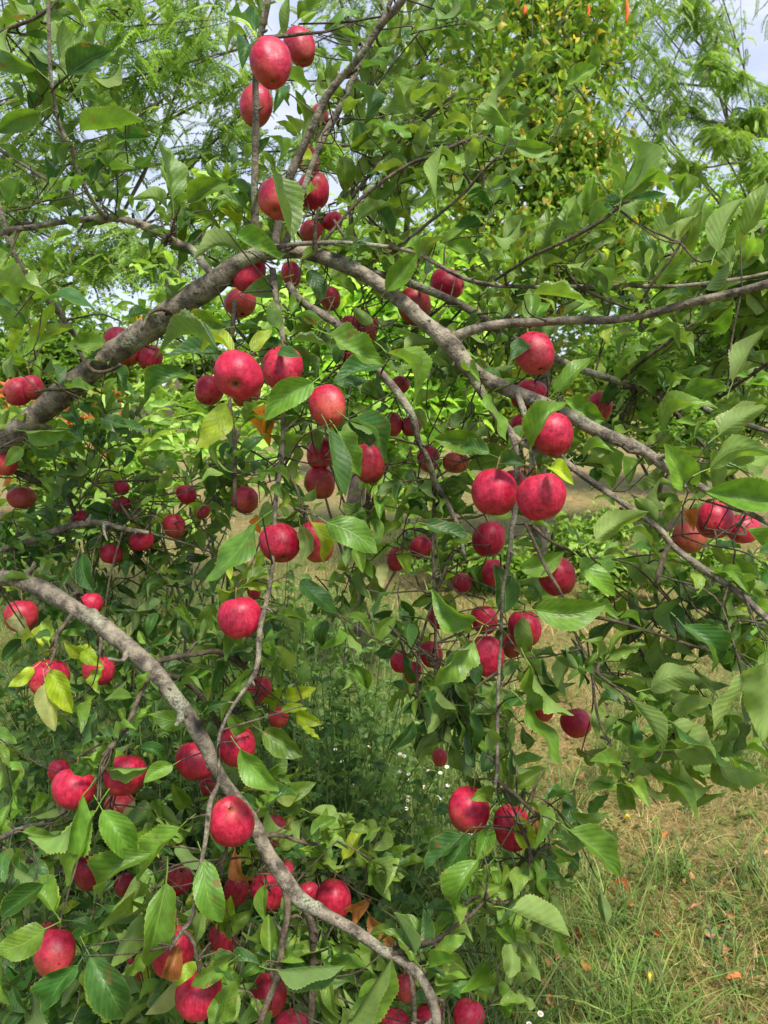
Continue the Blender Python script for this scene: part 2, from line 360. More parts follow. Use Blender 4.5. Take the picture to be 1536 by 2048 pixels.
def make_frond(pairs=12, ll=.13, wv=.030, droop=.3, seed=0):
    r = np.random.default_rng(seed); V = []; F = []; n = 0
    def pt(t): return np.array([0, t * (1 - .25 * droop * t), -droop * t * t * .6])
    for i in range(pairs):
        t = .12 + .86 * i / (pairs - 1)
        for s in (-1, 1):
            a = s * (1.15 + r.uniform(-.15, .15)); l = ll * (1 - .35 * abs(t - .45)) * r.uniform(.85, 1.1)
            d = np.array([math.sin(a), math.cos(a), -.25 - r.uniform(0, .3)]); d /= np.linalg.norm(d)
            p = pt(t); sd = np.cross(d, [0, 0, 1.0]); sd /= np.linalg.norm(sd)
            V += [p, p + d * l * .5 + sd * wv * .75, p + d * l, p + d * l * .5 - sd * wv * .75]
            F.append((n, n + 1, n + 2, n + 3)); n += 4
    for i in range(3):                                              # the midrib
        a, b = pt(i / 3), pt((i + 1) / 3); V += [a + [-.005, 0, 0], a + [.005, 0, 0], b + [.004, 0, 0], b + [-.004, 0, 0]]; F.append((n, n + 1, n + 2, n + 3)); n += 4
    return np.array(V), np.array(F), np.zeros((len(V), 2)) + .3
TF = [make_frond(11 + k, .16, .046, .15 + .25 * k, k) for k in range(4)]
def make_lobed(seed=0):
    r = np.random.default_rng(seed); parts = []
    for t, a, l in ((.15, 1.0, .38), (.15, -1.0, .36), (.4, .85, .42), (.42, -.85, .44), (.6, .6, .38), (.62, -.6, .36), (0, 0, 1.0)):
        v, f, u = make_leaf(6, 1, .17 if a else .085, .2, .15, 0, .02, 2, 0, serr=0, stalk=0)
        v = rotz(v * l, -a + r.uniform(-.1, .1)); v[:, 1] += t; parts.append((v, f, u))
    return t_join(parts)
TW = [make_lobed(k) for k in range(3)]
def frame(B, T, Nn):
    """matrix (columns: across, along, normal) for a leaf from B to T with its upper side towards Nn"""
    y = np.asarray(T) - np.asarray(B); Ln = np.linalg.norm(y); y = y / (Ln + 1e-12)
    z = np.asarray(Nn, float); z = z - y * (z @ y)
    if np.linalg.norm(z) < 1e-4: z = np.cross(y, [1, 0, .3])
    z /= np.linalg.norm(z); x = np.cross(y, z)
    return x, y, z, Ln
def put(bag, T, B, tip, Nn, tint, ws=1.0, zs=1.0):
    x, y, z, Ln = frame(B, tip, Nn); v, f, u = T
    V = np.asarray(B) + Ln * (v[:, :1] * ws * x + v[:, 1:2] * y + v[:, 2:] * zs * z)
    bag.add(V, f, None, u, tint)
def scatter(bag, T, pos, Y, Z, size, tint):
    """many leaves at once: pos, Y (along), Z (normal) (n,3); size (n,), tint (n,3)"""
    v, f, u = T; n = len(pos)
    if not n: return
    Y = Y / (np.linalg.norm(Y, axis=1)[:, None] + 1e-9); Z = Z - Y * (Z * Y).sum(1)[:, None]; Z /= np.linalg.norm(Z, axis=1)[:, None] + 1e-9
    X = np.cross(Y, Z)
    V = pos[:, None] + size[:, None, None] * (v[None, :, :1] * X[:, None] + v[None, :, 1:2] * Y[:, None] + v[None, :, 2:] * Z[:, None])
    k = len(v); Fc = (f[None] + (np.arange(n) * k)[:, None, None]).reshape(-1, f.shape[1])
    bag.add(V.reshape(-1, 3), Fc, None, np.tile(u, (n, 1)), np.repeat(tint, k, 0))
# ------------------------------------------------------------------ the apple tree: branches traced as pixel x, pixel y, distance, radius in pixels
BR = [  # name, [(x, y, dist, r)], rough
('limb', [(-560,1250,2.05,32),(-330,1110,1.85,29),(-120,975,1.68,25.2),(10,882,1.6,22.9),(95,812,1.56,23.6),(200,727,1.52,24.4),(300,655,1.48,25.2),(360,612,1.45,25.2),(430,565,1.42,22.1),(480,524,1.4,18.3),(540,504,1.39,15.5),(620,508,1.38,13.1),(720,545,1.36,14.7),(800,600,1.34,14.7),(850,645,1.33,15.5),(900,688,1.32,18.5),(940,738,1.31,15.8),(1000,772,1.3,14.1),(1100,812,1.27,14.1),(1200,865,1.23,13.2),(1280,898,1.2,11.4),(1345,942,1.18,9.7),(1450,1000,1.15,7),(1580,1070,1.12,4.4)], .05),
('limb', [(-560,1360,2.0,33.4),(-350,1230,1.8,26.8),(-150,1165,1.55,20),(0,1157,1.42,15),(50,1165,1.4,15.9),(100,1187,1.38,16.7),(150,1217,1.36,16.7),(200,1248,1.34,16.7),(250,1289,1.32,17.6),(300,1335,1.3,17.6),(340,1384,1.29,15.9),(380,1436,1.28,15.9),(410,1490,1.27,15),(445,1560,1.26,13.4),(500,1636,1.25,13.4),(530,1696,1.24,14.2),(565,1751,1.22,15),(600,1798,1.2,15.9),(650,1829,1.18,12.5),(700,1856,1.16,11.7),(765,1900,1.14,10.8),(818,1931,1.12,10.1),(848,1965,1.1,9.2),(868,2011,1.08,9.2),(874,2060,1.07,8.4),(870,2140,1.05,6.6)], .06),
('branch', [(893,684,1.33,11.7),(925,668,1.32,10.8),(960,655,1.31,9),(1010,648,1.3,8.6),(1080,645,1.28,8.1),(1140,640,1.26,8.6),(1220,638,1.23,8.1),(1300,625,1.2,8.6),(1380,605,1.17,8.1),(1460,588,1.14,8.1),(1536,566,1.1,8.6),(1640,530,1.05,7.2)], .05),
('branch', [(700,540,1.4,8.1),(760,548,1.42,7.2),(830,570,1.45,8.1),(880,590,1.46,8.1),(930,615,1.48,8.1),(970,640,1.5,7.7),(1000,662,1.5,7.7),(1080,705,1.5,7.2),(1150,735,1.5,8.1),(1230,760,1.48,7.2),(1300,780,1.45,7.7),(1380,805,1.42,7.2),(1440,830,1.4,6.3),(1520,858,1.38,5.4),(1600,880,1.36,3.6)], .05),
('branch', [(508,520,1.4,9),(509,440,1.38,7.7),(511,370,1.36,7.2),(512,300,1.34,7.2),(512,230,1.32,6.8),(513,160,1.3,6.3),(518,90,1.28,6.3),(528,30,1.26,7.2),(537,-20,1.25,7.2),(545,-120,1.22,5.4)], .03),
('branch', [(548,505,1.41,9),(556,440,1.4,8.1),(575,370,1.38,8.1),(592,325,1.37,8.1),(612,285,1.36,8.1),(632,238,1.35,8.1),(652,192,1.34,8.1),(680,158,1.33,7.7),(720,108,1.3,7.2),(762,48,1.28,7.2),(800,0,1.26,7.7),(860,-90,1.22,6.3)], .05),
('branch', [(566,500,1.46,6.3),(600,400,1.48,6.3),(640,290,1.48,6.8),(668,240,1.48,7.2),(692,192,1.47,6.3),(712,140,1.46,6.3),(742,82,1.45,5.9),(772,25,1.44,5.4),(800,-60,1.42,3.6)], .04),
('branch', [(545,496,1.36,4.5),(600,486,1.34,4.5),(680,485,1.34,4.5),(760,490,1.36,4.5),(830,506,1.38,4.5),(890,536,1.4,4.5),(940,560,1.41,4.5),(1000,571,1.42,4),(1100,575,1.4,4),(1200,573,1.38,4.5),(1260,570,1.36,4.5),(1330,575,1.34,4),(1400,566,1.32,4),(1500,553,1.3,3.6),(1600,530,1.28,2.7)], .04),
('branch', [(430,556,1.41,8.1),(405,525,1.42,7.2),(380,495,1.43,6.3),(345,482,1.43,7.2),(310,460,1.44,7.2),(260,442,1.46,7.2),(215,437,1.48,6.3),(160,440,1.5,5.9),(110,446,1.52,5.4),(55,456,1.54,5.4),(15,462,1.56,6.3),(-60,500,1.6,7.2),(-240,640,1.68,9),(-400,960,1.85,11.7)], .06),
('branch', [(215,439,1.48,5),(190,412,1.45,4),(166,370,1.42,4),(150,330,1.4,4),(140,298,1.38,4),(125,260,1.36,4.5),(112,200,1.34,3.6),(98,130,1.32,3.6),(98,50,1.3,3.6),(96,-20,1.28,3.6)], .06),
('branch', [(150,672,1.78,5.4),(125,635,1.74,6.3),(95,595,1.72,6.8),(62,560,1.7,6.3),(38,528,1.68,6.3),(20,490,1.66,6.3),(8,440,1.64,4.5),(-8,395,1.62,3.6)], .05),
('twig', [(15,470,1.58,4.5),(40,446,1.57,3.6),(90,448,1.55,2.7),(140,440,1.54,2.7)], .05),
('branch', [(578,570,1.38,8.1),(592,592,1.36,8.1),(615,612,1.35,8.1),(650,630,1.34,9),(685,657,1.33,9),(725,705,1.34,8.1),(768,752,1.35,8.1),(798,792,1.35,8.1),(824,834,1.35,8.1),(838,878,1.36,6.3),(855,920,1.38,6.3),(872,965,1.4,5.9),(895,1010,1.4,5.4),(918,1060,1.4,4.5),(930,1120,1.4,3.6)], .05),
('branch', [(545,540,1.36,6.3),(555,600,1.33,6.3),(563,655,1.31,5.9),(568,720,1.32,5.4),(568,800,1.33,5),(565,872,1.34,5),(558,940,1.33,5),(551,1000,1.3,4.5),(545,1100,1.28,4.5),(540,1160,1.26,4.5),(530,1209,1.25,5),(520,1259,1.24,5),(513,1340,1.23,5.4),(482,1389,1.22,4.5),(460,1424,1.22,3.6),(437,1478,1.21,3.6),(440,1560,1.18,3.6),(418,1606,1.15,5.4),(411,1681,1.13,4.5),(395,1761,1.12,4.5),(384,1831,1.11,4.5),(362,1862,1.1,4.5),(340,1900,1.1,2.7)], .07),
('branch', [(943,742,1.31,10.8),(955,770,1.3,9.9),(970,795,1.29,9),(995,835,1.28,9),(1018,865,1.27,7.2),(1035,905,1.26,5.4),(1036,960,1.26,5.4),(1030,1020,1.26,5.4),(1023,1060,1.25,5.4),(1018,1120,1.25,4.5),(1008,1180,1.26,3.6),(1000,1260,1.26,3.1),(998,1354,1.25,3.6),(995,1449,1.23,3.6),(993,1534,1.2,3.6),(990,1575,1.18,3.6)], .07),
('branch', [(1030,778,1.29,6.3),(1042,800,1.27,6.3),(1052,830,1.26,6.3),(1056,870,1.25,5.4),(1060,930,1.24,4.5),(1050,960,1.23,3.6)], .08),
('branch', [(1020,868,1.27,7.2),(1060,890,1.26,7.2),(1118,914,1.25,5.9),(1148,937,1.24,6.3),(1193,972,1.22,6.3),(1268,1019,1.2,6.3),(1318,1059,1.18,7.2),(1348,1090,1.17,7.2),(1398,1134,1.15,7.2),(1438,1160,1.14,7.2),(1483,1194,1.12,7.2),(1540,1240,1.1,7.2),(1640,1320,1.05,5.4)], .06),
('twig', [(1024,1046,1.26,3.6),(1060,1052,1.25,3.6),(1100,1078,1.24,3.1),(1143,1104,1.22,2.7),(1200,1130,1.2,2.2)], .08),
('twig', [(1050,1045,1.25,3.6),(1068,1084,1.24,3.6),(1093,1139,1.22,3.6),(1123,1189,1.21,3.1),(1148,1259,1.2,3.1),(1183,1334,1.18,3.6),(1228,1374,1.17,3.1),(1318,1444,1.16,3.1),(1350,1480,1.15,2.2)], .08),
('twig', [(1183,1334,1.18,2.7),(1190,1430,1.17,2.7),(1225,1490,1.16,2.2),(1262,1550,1.15,2.2),(1313,1606,1.14,1.8)], .08),
('twig', [(1148,1232,1.22,3.6),(1186,1234,1.22,4),(1250,1250,1.2,3.6),(1360,1282,1.18,3.1),(1440,1310,1.16,2.7),(1500,1330,1.14,2.2)], .08),
('twig', [(600,1798,1.2,10.8),(618,1830,1.19,10.8),(626,1862,1.19,9.9),(628,1882,1.19,8.1)], .12),
('twig', [(627,1880,1.19,6.8),(626,1936,1.2,7.2),(620,1990,1.2,6.8),(620,2060,1.2,6.3)], .06),
('twig', [(568,1760,1.22,9.9),(578,1812,1.19,7.7),(566,1876,1.17,7.2),(556,1951,1.15,7.2),(532,2016,1.13,6.3),(512,2080,1.12,5.4)], .06),
('twig', [(292,1330,1.3,7.2),(345,1315,1.31,5.9),(400,1306,1.33,5.9),(437,1305,1.35,6.3),(480,1328,1.37,5.4),(500,1350,1.38,3.6)], .08),
('twig', [(302,1345,1.29,6.3),(285,1384,1.27,5.4),(265,1434,1.25,5.4),(230,1484,1.23,4.5),(205,1510,1.2,3.6)], .08),
('twig', [(315,1348,1.31,5.4),(350,1356,1.33,5.4),(390,1380,1.35,5.4),(425,1425,1.37,4.5),(440,1460,1.38,3.6)], .07),
('branch', [(-300,1230,1.9,10.8),(-120,1160,1.8,8.1),(0,1104,1.7,7.2),(50,1083,1.68,7.2),(100,1065,1.66,7.2),(150,1050,1.65,6.3),(200,1046,1.64,5.9),(250,1058,1.63,5.4),(300,1066,1.62,3.6)], .06),
('twig', [(0,930,1.7,5.4),(40,948,1.7,6.3),(80,967,1.7,6.8),(112,977,1.7,7.2),(135,997,1.7,5.4),(150,1030,1.7,3.6)], .1),
('twig', [(140,925,1.68,2.7),(155,942,1.68,2.7),(210,982,1.67,2.7),(240,1007,1.66,2.7),(262,1040,1.65,2.7)], .08),
('branch', [(-300,1720,1.7,10.8),(-80,1700,1.6,7.2),(0,1676,1.55,6.3),(45,1657,1.54,5.4),(100,1641,1.53,4.5),(160,1600,1.5,3.6),(200,1560,1.45,2.7)], .08),
('branch', [(-300,1700,1.75,15.3),(-80,1700,1.64,12.6),(0,1702,1.6,9.9),(40,1711,1.6,9.9),(75,1720,1.6,8.1),(140,1745,1.6,5.4)], .08),
('twig', [(785,1910,1.13,6.3),(828,1891,1.13,5.4),(873,1881,1.13,5),(908,1856,1.13,4),(940,1832,1.13,3.6),(963,1811,1.13,3.6),(975,1790,1.13,2.7)], .1),
('twig', [(868,1884,1.13,4.5),(876,1910,1.13,3.6),(884,1940,1.13,3.1),(888,1990,1.12,3.1),(886,2040,1.1,2.7),(884,2080,1.1,2.7)], .1),
('twig', [(805,1928,1.12,5.4),(818,1950,1.11,5),(824,1980,1.1,4.5),(828,2020,1.1,4.5),(828,2070,1.1,3.6)], .08),
('twig', [(1270,625,1.22,3.1),(1290,592,1.2,3.1),(1308,562,1.18,3.1),(1343,512,1.16,3.1),(1372,470,1.15,2.2)], .06),
('twig', [(990,560,1.42,3.6),(1040,528,1.35,3.6),(1063,512,1.32,3.6),(1138,475,1.28,3.6),(1193,445,1.26,3.6),(1238,410,1.24,3.6),(1250,395,1.23,2.7)], .06),
('twig', [(780,505,1.38,3.6),(840,460,1.36,3.6),(923,390,1.34,3.1),(960,350,1.32,3.1),(993,315,1.3,2.7)], .06),
('twig', [(650,480,1.42,3.6),(720,400,1.42,3.6),(808,335,1.42,3.6),(868,310,1.4,3.6),(933,280,1.4,3.6),(983,270,1.4,2.7)], .06),
('twig', [(700,400,1.5,3.6),(780,300,1.48,3.6),(843,245,1.46,3.6),(908,190,1.45,2.7)], .06),
('twig', [(1160,575,1.38,3.6),(1200,595,1.36,3.6),(1265,620,1.34,2.7)], .06),
('twig', [(1245,758,1.46,3.6),(1270,735,1.4,3.6),(1298,712,1.36,3.6),(1353,672,1.32,3.6),(1393,642,1.3,2.7)], .06),
('twig', [(1300,780,1.45,4.5),(1325,805,1.38,4.5),(1358,832,1.34,4.5),(1403,882,1.3,3.6),(1438,927,1.27,3.6),(1470,960,1.25,2.7)], .08),
('twig', [(1440,795,1.42,3.6),(1468,772,1.38,3.6),(1536,727,1.3,3.6),(1580,690,1.28,2.7)], .06),
('twig', [(345,628,1.44,5.4),(325,619,1.41,4),(302,622,1.39,4),(290,637,1.38,3.6),(283,660,1.37,3.1)], .12),
('twig', [(140,784,1.52,5.4),(125,780,1.48,4),(95,782,1.44,3.1),(70,784,1.4,2.7)], .12),
('twig', [(470,600,1.4,5.4),(462,700,1.38,4.5),(460,800,1.36,4),(468,880,1.36,4),(467,962,1.36,3.6),(470,1010,1.36,3.6)], .1),
('twig', [(560,905,1.34,3.6),(568,930,1.32,3.1),(590,972,1.31,2.7),(605,1017,1.3,2.7),(612,1060,1.3,2.2)], .1),
('twig', [(870,960,1.4,3.6),(866,1030,1.42,3.1),(868,1124,1.42,3.1),(872,1200,1.42,2.7),(870,1300,1.42,2.7),(868,1400,1.42,2.2),(872,1460,1.42,1.8)], .1),
('twig', [(902,1110,1.42,3.6),(880,1170,1.42,3.1),(850,1250,1.4,2.7),(835,1330,1.4,2.7),(838,1420,1.4,2.2)], .1),
('twig', [(995,1560,1.19,3.6),(1030,1590,1.18,3.6),(1075,1627,1.17,3.6),(1120,1645,1.16,2.7)], .1),
('twig', [(1015,1590,1.2,2.7),(1058,1700,1.22,3.1),(1045,1760,1.2,2.7),(1020,1800,1.16,2.7),(985,1805,1.14,2.7)], .1),
('twig', [(150,690,1.5,3.6),(185,740,1.48,3.6),(222,740,1.46,3.6),(240,730,1.44,3.6)], .1),
('twig', [(30,880,1.58,2.7),(-10,900,1.5,2.7),(10,60,1.4,3.6)][:2] + [(-40,910,1.45,1.8)], .1),
('twig', [(-40,85,1.35,3.6),(15,55,1.34,3.6),(70,35,1.33,3.6),(95,20,1.31,2.7)], .05),
('twig', [(528,75,1.28,3.6),(570,74,1.27,3.6),(615,68,1.26,3.1),(655,62,1.25,3.1),(690,52,1.24,2.2)], .1),
('twig', [(508,130,1.3,4.5),(500,95,1.29,3.6),(488,70,1.28,2.7),(462,100,1.27,1.8)], .1),
('twig', [(632,500,1.34,5.4),(630,470,1.33,5.4),(634,430,1.32,4.5),(640,415,1.32,3.6)], .14),
('twig', [(330,490,1.43,5.4),(335,475,1.41,5.4),(345,460,1.4,4.5),(343,440,1.4,2.7)], .14),
('twig', [(700,490,1.36,3.6),(685,465,1.38,3.6),(668,440,1.4,2.7)], .1),
('twig', [(150,1220,1.36,4.5),(130,1250,1.33,4.5),(116,1270,1.31,4.5),(112,1300,1.3,3.6),(100,1330,1.29,2.7)], .14),
('twig', [(135,1200,1.38,4.5),(150,1185,1.4,4.5),(165,1190,1.42,2.7)], .14),
('twig', [(205,1255,1.34,5.4),(203,1290,1.32,3.6),(198,1310,1.31,2.7)], .14),
('twig', [(520,1672,1.25,5.4),(560,1672,1.24,4),(605,1682,1.23,3.6),(640,1690,1.22,2.7)], .1),
('twig', [(475,1600,1.26,5.4),(455,1660,1.28,4.5),(450,1700,1.3,4.5),(438,1745,1.3,3.6)], .1),
('twig', [(565,1955,1.16,4.5),(590,1930,1.17,2.7),(585,2000,1.16,2.7),(605,2060,1.15,2.7)], .1),
('twig', [(365,1862,1.1,4.5),(388,1880,1.1,3.6),(395,1925,1.09,3.1),(400,1945,1.09,2.7)], .12),
('twig', [(1290,900,1.2,4.5),(1262,905,1.18,3.6),(1240,890,1.17,3.6),(1225,885,1.16,2.7)], .12),
('twig', [(1345,1085,1.17,4.5),(1330,1110,1.16,4.5),(1312,1170,1.15,4.5),(1318,1150,1.14,2.7)], .12),
]
# apples: cx cy rx ry (pixels) | eye direction: right, up, towards camera | tone, green | label
AP = """
541 126 40 52|.1,-1,.35|.95,.0|tall oblong apple, the upper of two on the upright twig at the very top
600 94 31 41|.2,-1,.2|.8,.05|darker apple tucked behind the tall oblong one at the top
513 212 32 40|0,-1,.1|.85,.12|smaller apple under the tall oblong one, before the upright twig
555 397 39 44|-.2,-1,.45|1.05,.05|large apple half covered by a long folded green leaf, left in the upper cluster
627 382 34 36|.0,.9,.75|1.05,.0|bright round apple showing its dark stalk hollow, above the horizontal twig
615 320 24 30|.1,-1,.1|.95,.1|apple behind a yellowish leaf, highest of the cluster below the fork
622 464 23 23|0,-1,.1|.85,.2|small dull apple hanging just above the horizontal twig
666 443 21 17|.3,-1,.1|1,.0|small flattened red apple behind the thin forked twig
640 232 18 25|0,-1,.1|.8,.15|half hidden apple behind the leaning brown branch
497 546 33 42|-.1,-1,.2|.95,.0|red apple at the end of the thick limb with a broad leaf on its right
481 606 32 27|.1,-1,.1|.9,.2|apple with yellowish lower half, right below the one overlapping the thick limb
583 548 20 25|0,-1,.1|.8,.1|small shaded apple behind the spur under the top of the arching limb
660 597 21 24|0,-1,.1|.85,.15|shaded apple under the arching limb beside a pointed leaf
234 686 28 33|0,-1,.1|.85,.05|apple in front of the thick limb, partly behind a pale round leaf
258 710 23 22|0,-1,.1|.85,.22|pinkish apple behind another one in front of the thick limb
300 716 24 27|0,-1,.1|.8,.05|dull red apple right of the orange dried leaf on the thick limb
36 784 30 27|-.75,-.25,.6|1.05,.08|apple at far left on a short stalk, its eye facing the viewer
65 775 22 25|.3,-1,.1|.9,.05|apple behind the far left one on the short stalk
476 750 49 48|.05,-.55,.8|1.05,-.05|biggest broad red apple with its dark eye facing the viewer
418 780 29 31|-.3,-1,.1|.9,.05|apple at the left behind the biggest broad one
492 786 30 26|.3,-1,.2|.85,.25|yellowish apple half hidden below the biggest broad one
566 738 41 48|.0,-.85,.4|.98,.02|lumpy dented apple right of the biggest broad one
656 813 36 44|.25,-.75,.55|1,.14|egg shaped apple with a yellowish blush around its eye, under the big flat leaf
641 906 28 34|0,-1,.2|.9,.05|dark apple directly above a paler striped one, beside the long dark folded leaf
640 966 30 33|0,-1,.1|.8,.2|pale striped apple beneath the dark one, left of the long dark leaf
737 927 33 40|.1,-1,.15|.8,.08|dull red apple right of the long dark folded leaf
703 715 20 28|0,-1,.1|.85,.1|apple hidden under the large leaf right of the lumpy dented apple
700 650 20 18|0,-1,.1|.85,.1|small apple end at the elbow of the drooping branch
737 657 20 28|0,-1,.1|.8,.1|narrow shaded apple right of the drooping branch's elbow
12 925 22 30|0,-1,.1|.9,.15|apple cut by the left edge below the thick limb
42 996 27 22|0,-1,.1|.8,.22|small greenish red apple at the left, under the knobbly twig
373 988 20 20|0,-1,.1|.9,.0|small apple on a thin horizontal twig in the left thicket
243 975 16 15|0,-1,.1|.85,.05|little apple above its neighbours in the left thicket
243 1008 18 15|0,-1,.1|.85,.05|little apple under another little one in the left thicket
490 1000 27 27|0,-1,.1|.8,.12|pinkish apple beside the knotted hanging stem
404 1022 16 16|0,-1,.1|.9,.05|smallest apple at the right end of the left thicket group
894 568 35 31|.95,-.2,.3|1.05,-.05|bright crimson apple lying sideways on the forked branch, eye pointing right
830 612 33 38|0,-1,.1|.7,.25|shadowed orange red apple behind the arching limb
1069 707 38 45|.25,-.85,.45|.98,.06|single apple hanging below the long right hand branch
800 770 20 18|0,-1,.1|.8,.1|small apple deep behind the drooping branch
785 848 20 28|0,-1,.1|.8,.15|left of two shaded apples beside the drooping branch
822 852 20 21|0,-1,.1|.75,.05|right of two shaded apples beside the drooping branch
857 918 23 27|.05,-.85,.5|1,.05|small red apple hanging at the lower tip of the drooping branch
912 925 27 21|0,-1,.1|.8,.3|brownish yellow apple behind a broad leaf, right of a small red one
1060 792 38 27|0,-1,.1|.95,.0|apple behind the arching limb just above the short forked spur
1042 850 24 22|0,-1,.1|.9,.05|apple left of the large leaf covered one under the arching limb
1105 868 43 45|.0,-1,.1|.95,-.02|large red apple covered by a big folded leaf under the arching limb
1200 812 24 36|0,-1,.1|.85,.12|apple behind the arching limb at the right, between leaves
989 984 45 48|-.2,-.9,.15|.9,-.02|left of two big side by side apples in the middle right, blotched
1082 993 49 48|.1,-.9,.1|1,-.03|right of two big side by side apples in the middle right, smooth crimson
1030 960 20 22|0,-1,.1|.7,.05|dark apple wedged behind the pair of big side by side ones
978 1078 35 36|0,-1,.2|.98,-.02|apple directly under the blotched big one
795 1118 20 28|0,-1,.1|.9,.05|narrow apple half covered by a pale hanging leaf in the centre
841 1094 23 22|.2,-1,.1|.85,.08|small apple beside a narrow one in the centre
924 1166 20 20|0,-1,.1|.85,.05|small dark apple left of the stem below the big pair
985 1145 22 30|0,-1,.1|.95,.0|apple behind the dark cupped leaf under the big pair
1113 1152 38 41|.1,-1,.1|.78,.05|dull crimson apple crossed by a thin twig, right of the dark cupped leaf
876 1232 21 27|0,-1,.1|.9,.0|apple left of the serrated leaf in the lower middle cluster
968 1240 26 30|0,-1,.1|.95,.0|apple peeping behind leaves above the glossy hanging one
1050 1256 33 36|0,-1,.1|.85,.05|apple behind a curled leaf right of the glossy hanging one
975 1312 33 46|.0,-1,.2|1.1,-.05|glossy bright oblong apple hanging in the lower middle
1025 1290 22 26|0,-1,.1|.75,.2|brownish apple behind the glossy bright oblong one
800 1325 20 20|0,-1,.1|1,.0|small bright apple, leftmost of the lower middle cluster
862 1308 23 28|0,-1,.1|.85,.05|apple between two others left of the big wavy leaf
825 1345 18 28|0,-1,.1|.85,.0|apple directly beneath a small bright one, left of the big wavy leaf
1087 1417 22 27|0,-1,.1|.85,.12|apple with a leaf across it, left of the lowest one at the right
1152 1446 30 29|.1,-1,.1|.85,.05|round dark red apple hanging lowest among the right side leaves
880 1515 15 18|0,-1,.1|.8,.2|tiny orange red apple above the white daisies
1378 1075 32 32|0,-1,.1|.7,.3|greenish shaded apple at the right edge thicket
1428 1040 36 38|0,-1,.1|.95,.0|large apple split by an upright leaf at the right edge
1487 1058 32 30|0,-1,.1|1,.0|apple under the big light leaf close to the right edge
1530 1249 15 20|0,-1,.1|.75,.05|small dark apple cut by the right edge
560 1086 40 42|.2,-.8,.6|.9,-.03|dark crimson apple with a shiny eye, on the hanging stem in the centre
633 1083 34 49|0,-1,.1|.9,.1|long apple behind two narrow leaves, right of the dark crimson one
479 1235 43 42|.2,-1,.0|1,-.02|big apple with a dented shoulder, left of the hanging stem
222 1108 22 20|0,-1,.1|.85,.0|wrinkled small dark red apple in the left thicket
283 1082 24 21|0,-1,.1|.95,.0|small apple with a dried tip leaf, right of the wrinkled one
348 1052 22 24|0,-1,.1|.9,.15|upright small apple above its neighbours left of centre
162 1035 18 16|0,-1,.1|.85,.05|small apple behind the thin grey branch at the left
43 1232 33 33|0,-1,.1|.85,.18|apple with a spotted grey leaf below, at the left edge under the lower limb
182 1209 22 24|0,-1,.1|1,.0|apple peeping above the smooth lower limb
98 1356 40 38|0,-.8,.2|.9,.0|apple under yellow green leaves at the left, a pale dead leaf beneath
199 1341 31 30|0,-1,.1|.92,.05|apple behind drooping yellow green leaves, below the lower limb
517 1382 26 30|0,-1,.1|.88,.05|apple at the fork of the hanging stem with a yellow leaf
556 1434 20 22|0,-1,.1|.85,.15|small pale apple under the yellow leaf at the fork
508 1182 14 18|0,-1,.1|.9,.0|sliver of an apple behind small yellow leaves on the hanging stem
391 1522 40 38|0,-1,.3|1.1,-.05|bright pinkish red apple on the lower limb, uncovered
474 1492 37 41|0,-1,.2|.92,.0|apple right of the bright pinkish one, a leaf across its lower edge
250 1550 41 40|0,-1,.2|1.05,-.05|pinkish apple in the lower left with a leaf over its face
147 1577 42 39|-.1,-1,.2|1.08,-.05|bright apple at the lower left above the curled leaf
118 1543 22 24|0,-1,.1|.95,.0|apple behind the bright one at the lower left
240 1612 30 24|0,-1,.1|.7,.25|dull brownish apple under the pinkish one in the lower left
463 1642 44 47|0,.75,.5|1.08,-.03|round glossy apple with a brown scar and visible stalk, on the lower limb
178 1745 28 38|0,-1,.1|.85,.12|apple nearly hidden by big drooping leaves at the lower left
357 1760 27 34|.3,.8,.4|.95,.0|dark red apple left of the hanging brown twig
250 1770 22 22|0,-1,.1|.85,.15|red patch of an apple between drooping leaves
473 1780 24 35|0,-1,.1|.8,.05|dusky apple, left of two hanging under the lower limb
535 1782 34 38|0,-1,.1|.95,.0|apple crossed by a thin dead twig, right of a dusky one
572 1745 18 22|0,-1,.1|.85,.1|apple behind the lower limb's grey knee
667 1798 36 39|.1,-1,.2|1.1,-.05|very bright apple resting on the lower limb after its fork
616 1785 20 20|0,-1,.1|.85,.05|dark apple tucked left of the very bright one
111 1906 40 45|.1,-.8,.5|.88,.1|mottled apple with bored holes at the lower left corner
92 1868 22 22|0,-1,.1|.75,.2|brownish apple behind the mottled one with holes
345 1903 43 48|0,-1,.2|.92,-.03|deep pink apple behind a curled dead brown leaf
445 1877 28 32|0,-1,.1|.9,.0|apple right of the curled dead leaf, under small leaves
270 1938 19 36|0,-1,.1|.95,.0|narrow apple left of the mottled yellow leaf near the bottom
397 1990 45 45|0,-1,.2|.95,-.03|large pink apple near the bottom behind hanging leaves
538 1990 35 38|0,-1,.1|.88,.05|apple behind the dead twig near the bottom
583 2052 35 17|0,-1,.1|.9,.0|apple top just rising above the bottom edge
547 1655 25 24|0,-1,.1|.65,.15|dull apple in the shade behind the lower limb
415 1572 15 24|0,-1,.1|.85,.0|sliver of an apple behind the lower limb above the glossy round one
938 1619 41 43|-.1,-1,.1|1.05,.08|pink apple with pale lower side, left of the lowest hanging pair
1024 1655 37 47|.2,-1,.1|.95,-.05|dark red apple with a bright yellow leaf across, right of the lowest hanging pair
936 2031 32 29|0,-1,.1|1.08,-.05|bright red apple at the bottom edge, right of the thick stem
860 2036 30 26|0,-1,.1|.9,.05|apple behind the thick stem at the bottom edge
790 2046 30 20|0,-1,.1|.8,.1|dark apple top at the bottom edge, left of the thick stem
811 1976 22 26|0,-1,.1|.7,.2|shaded apple between the forks of the stem near the bottom
"""
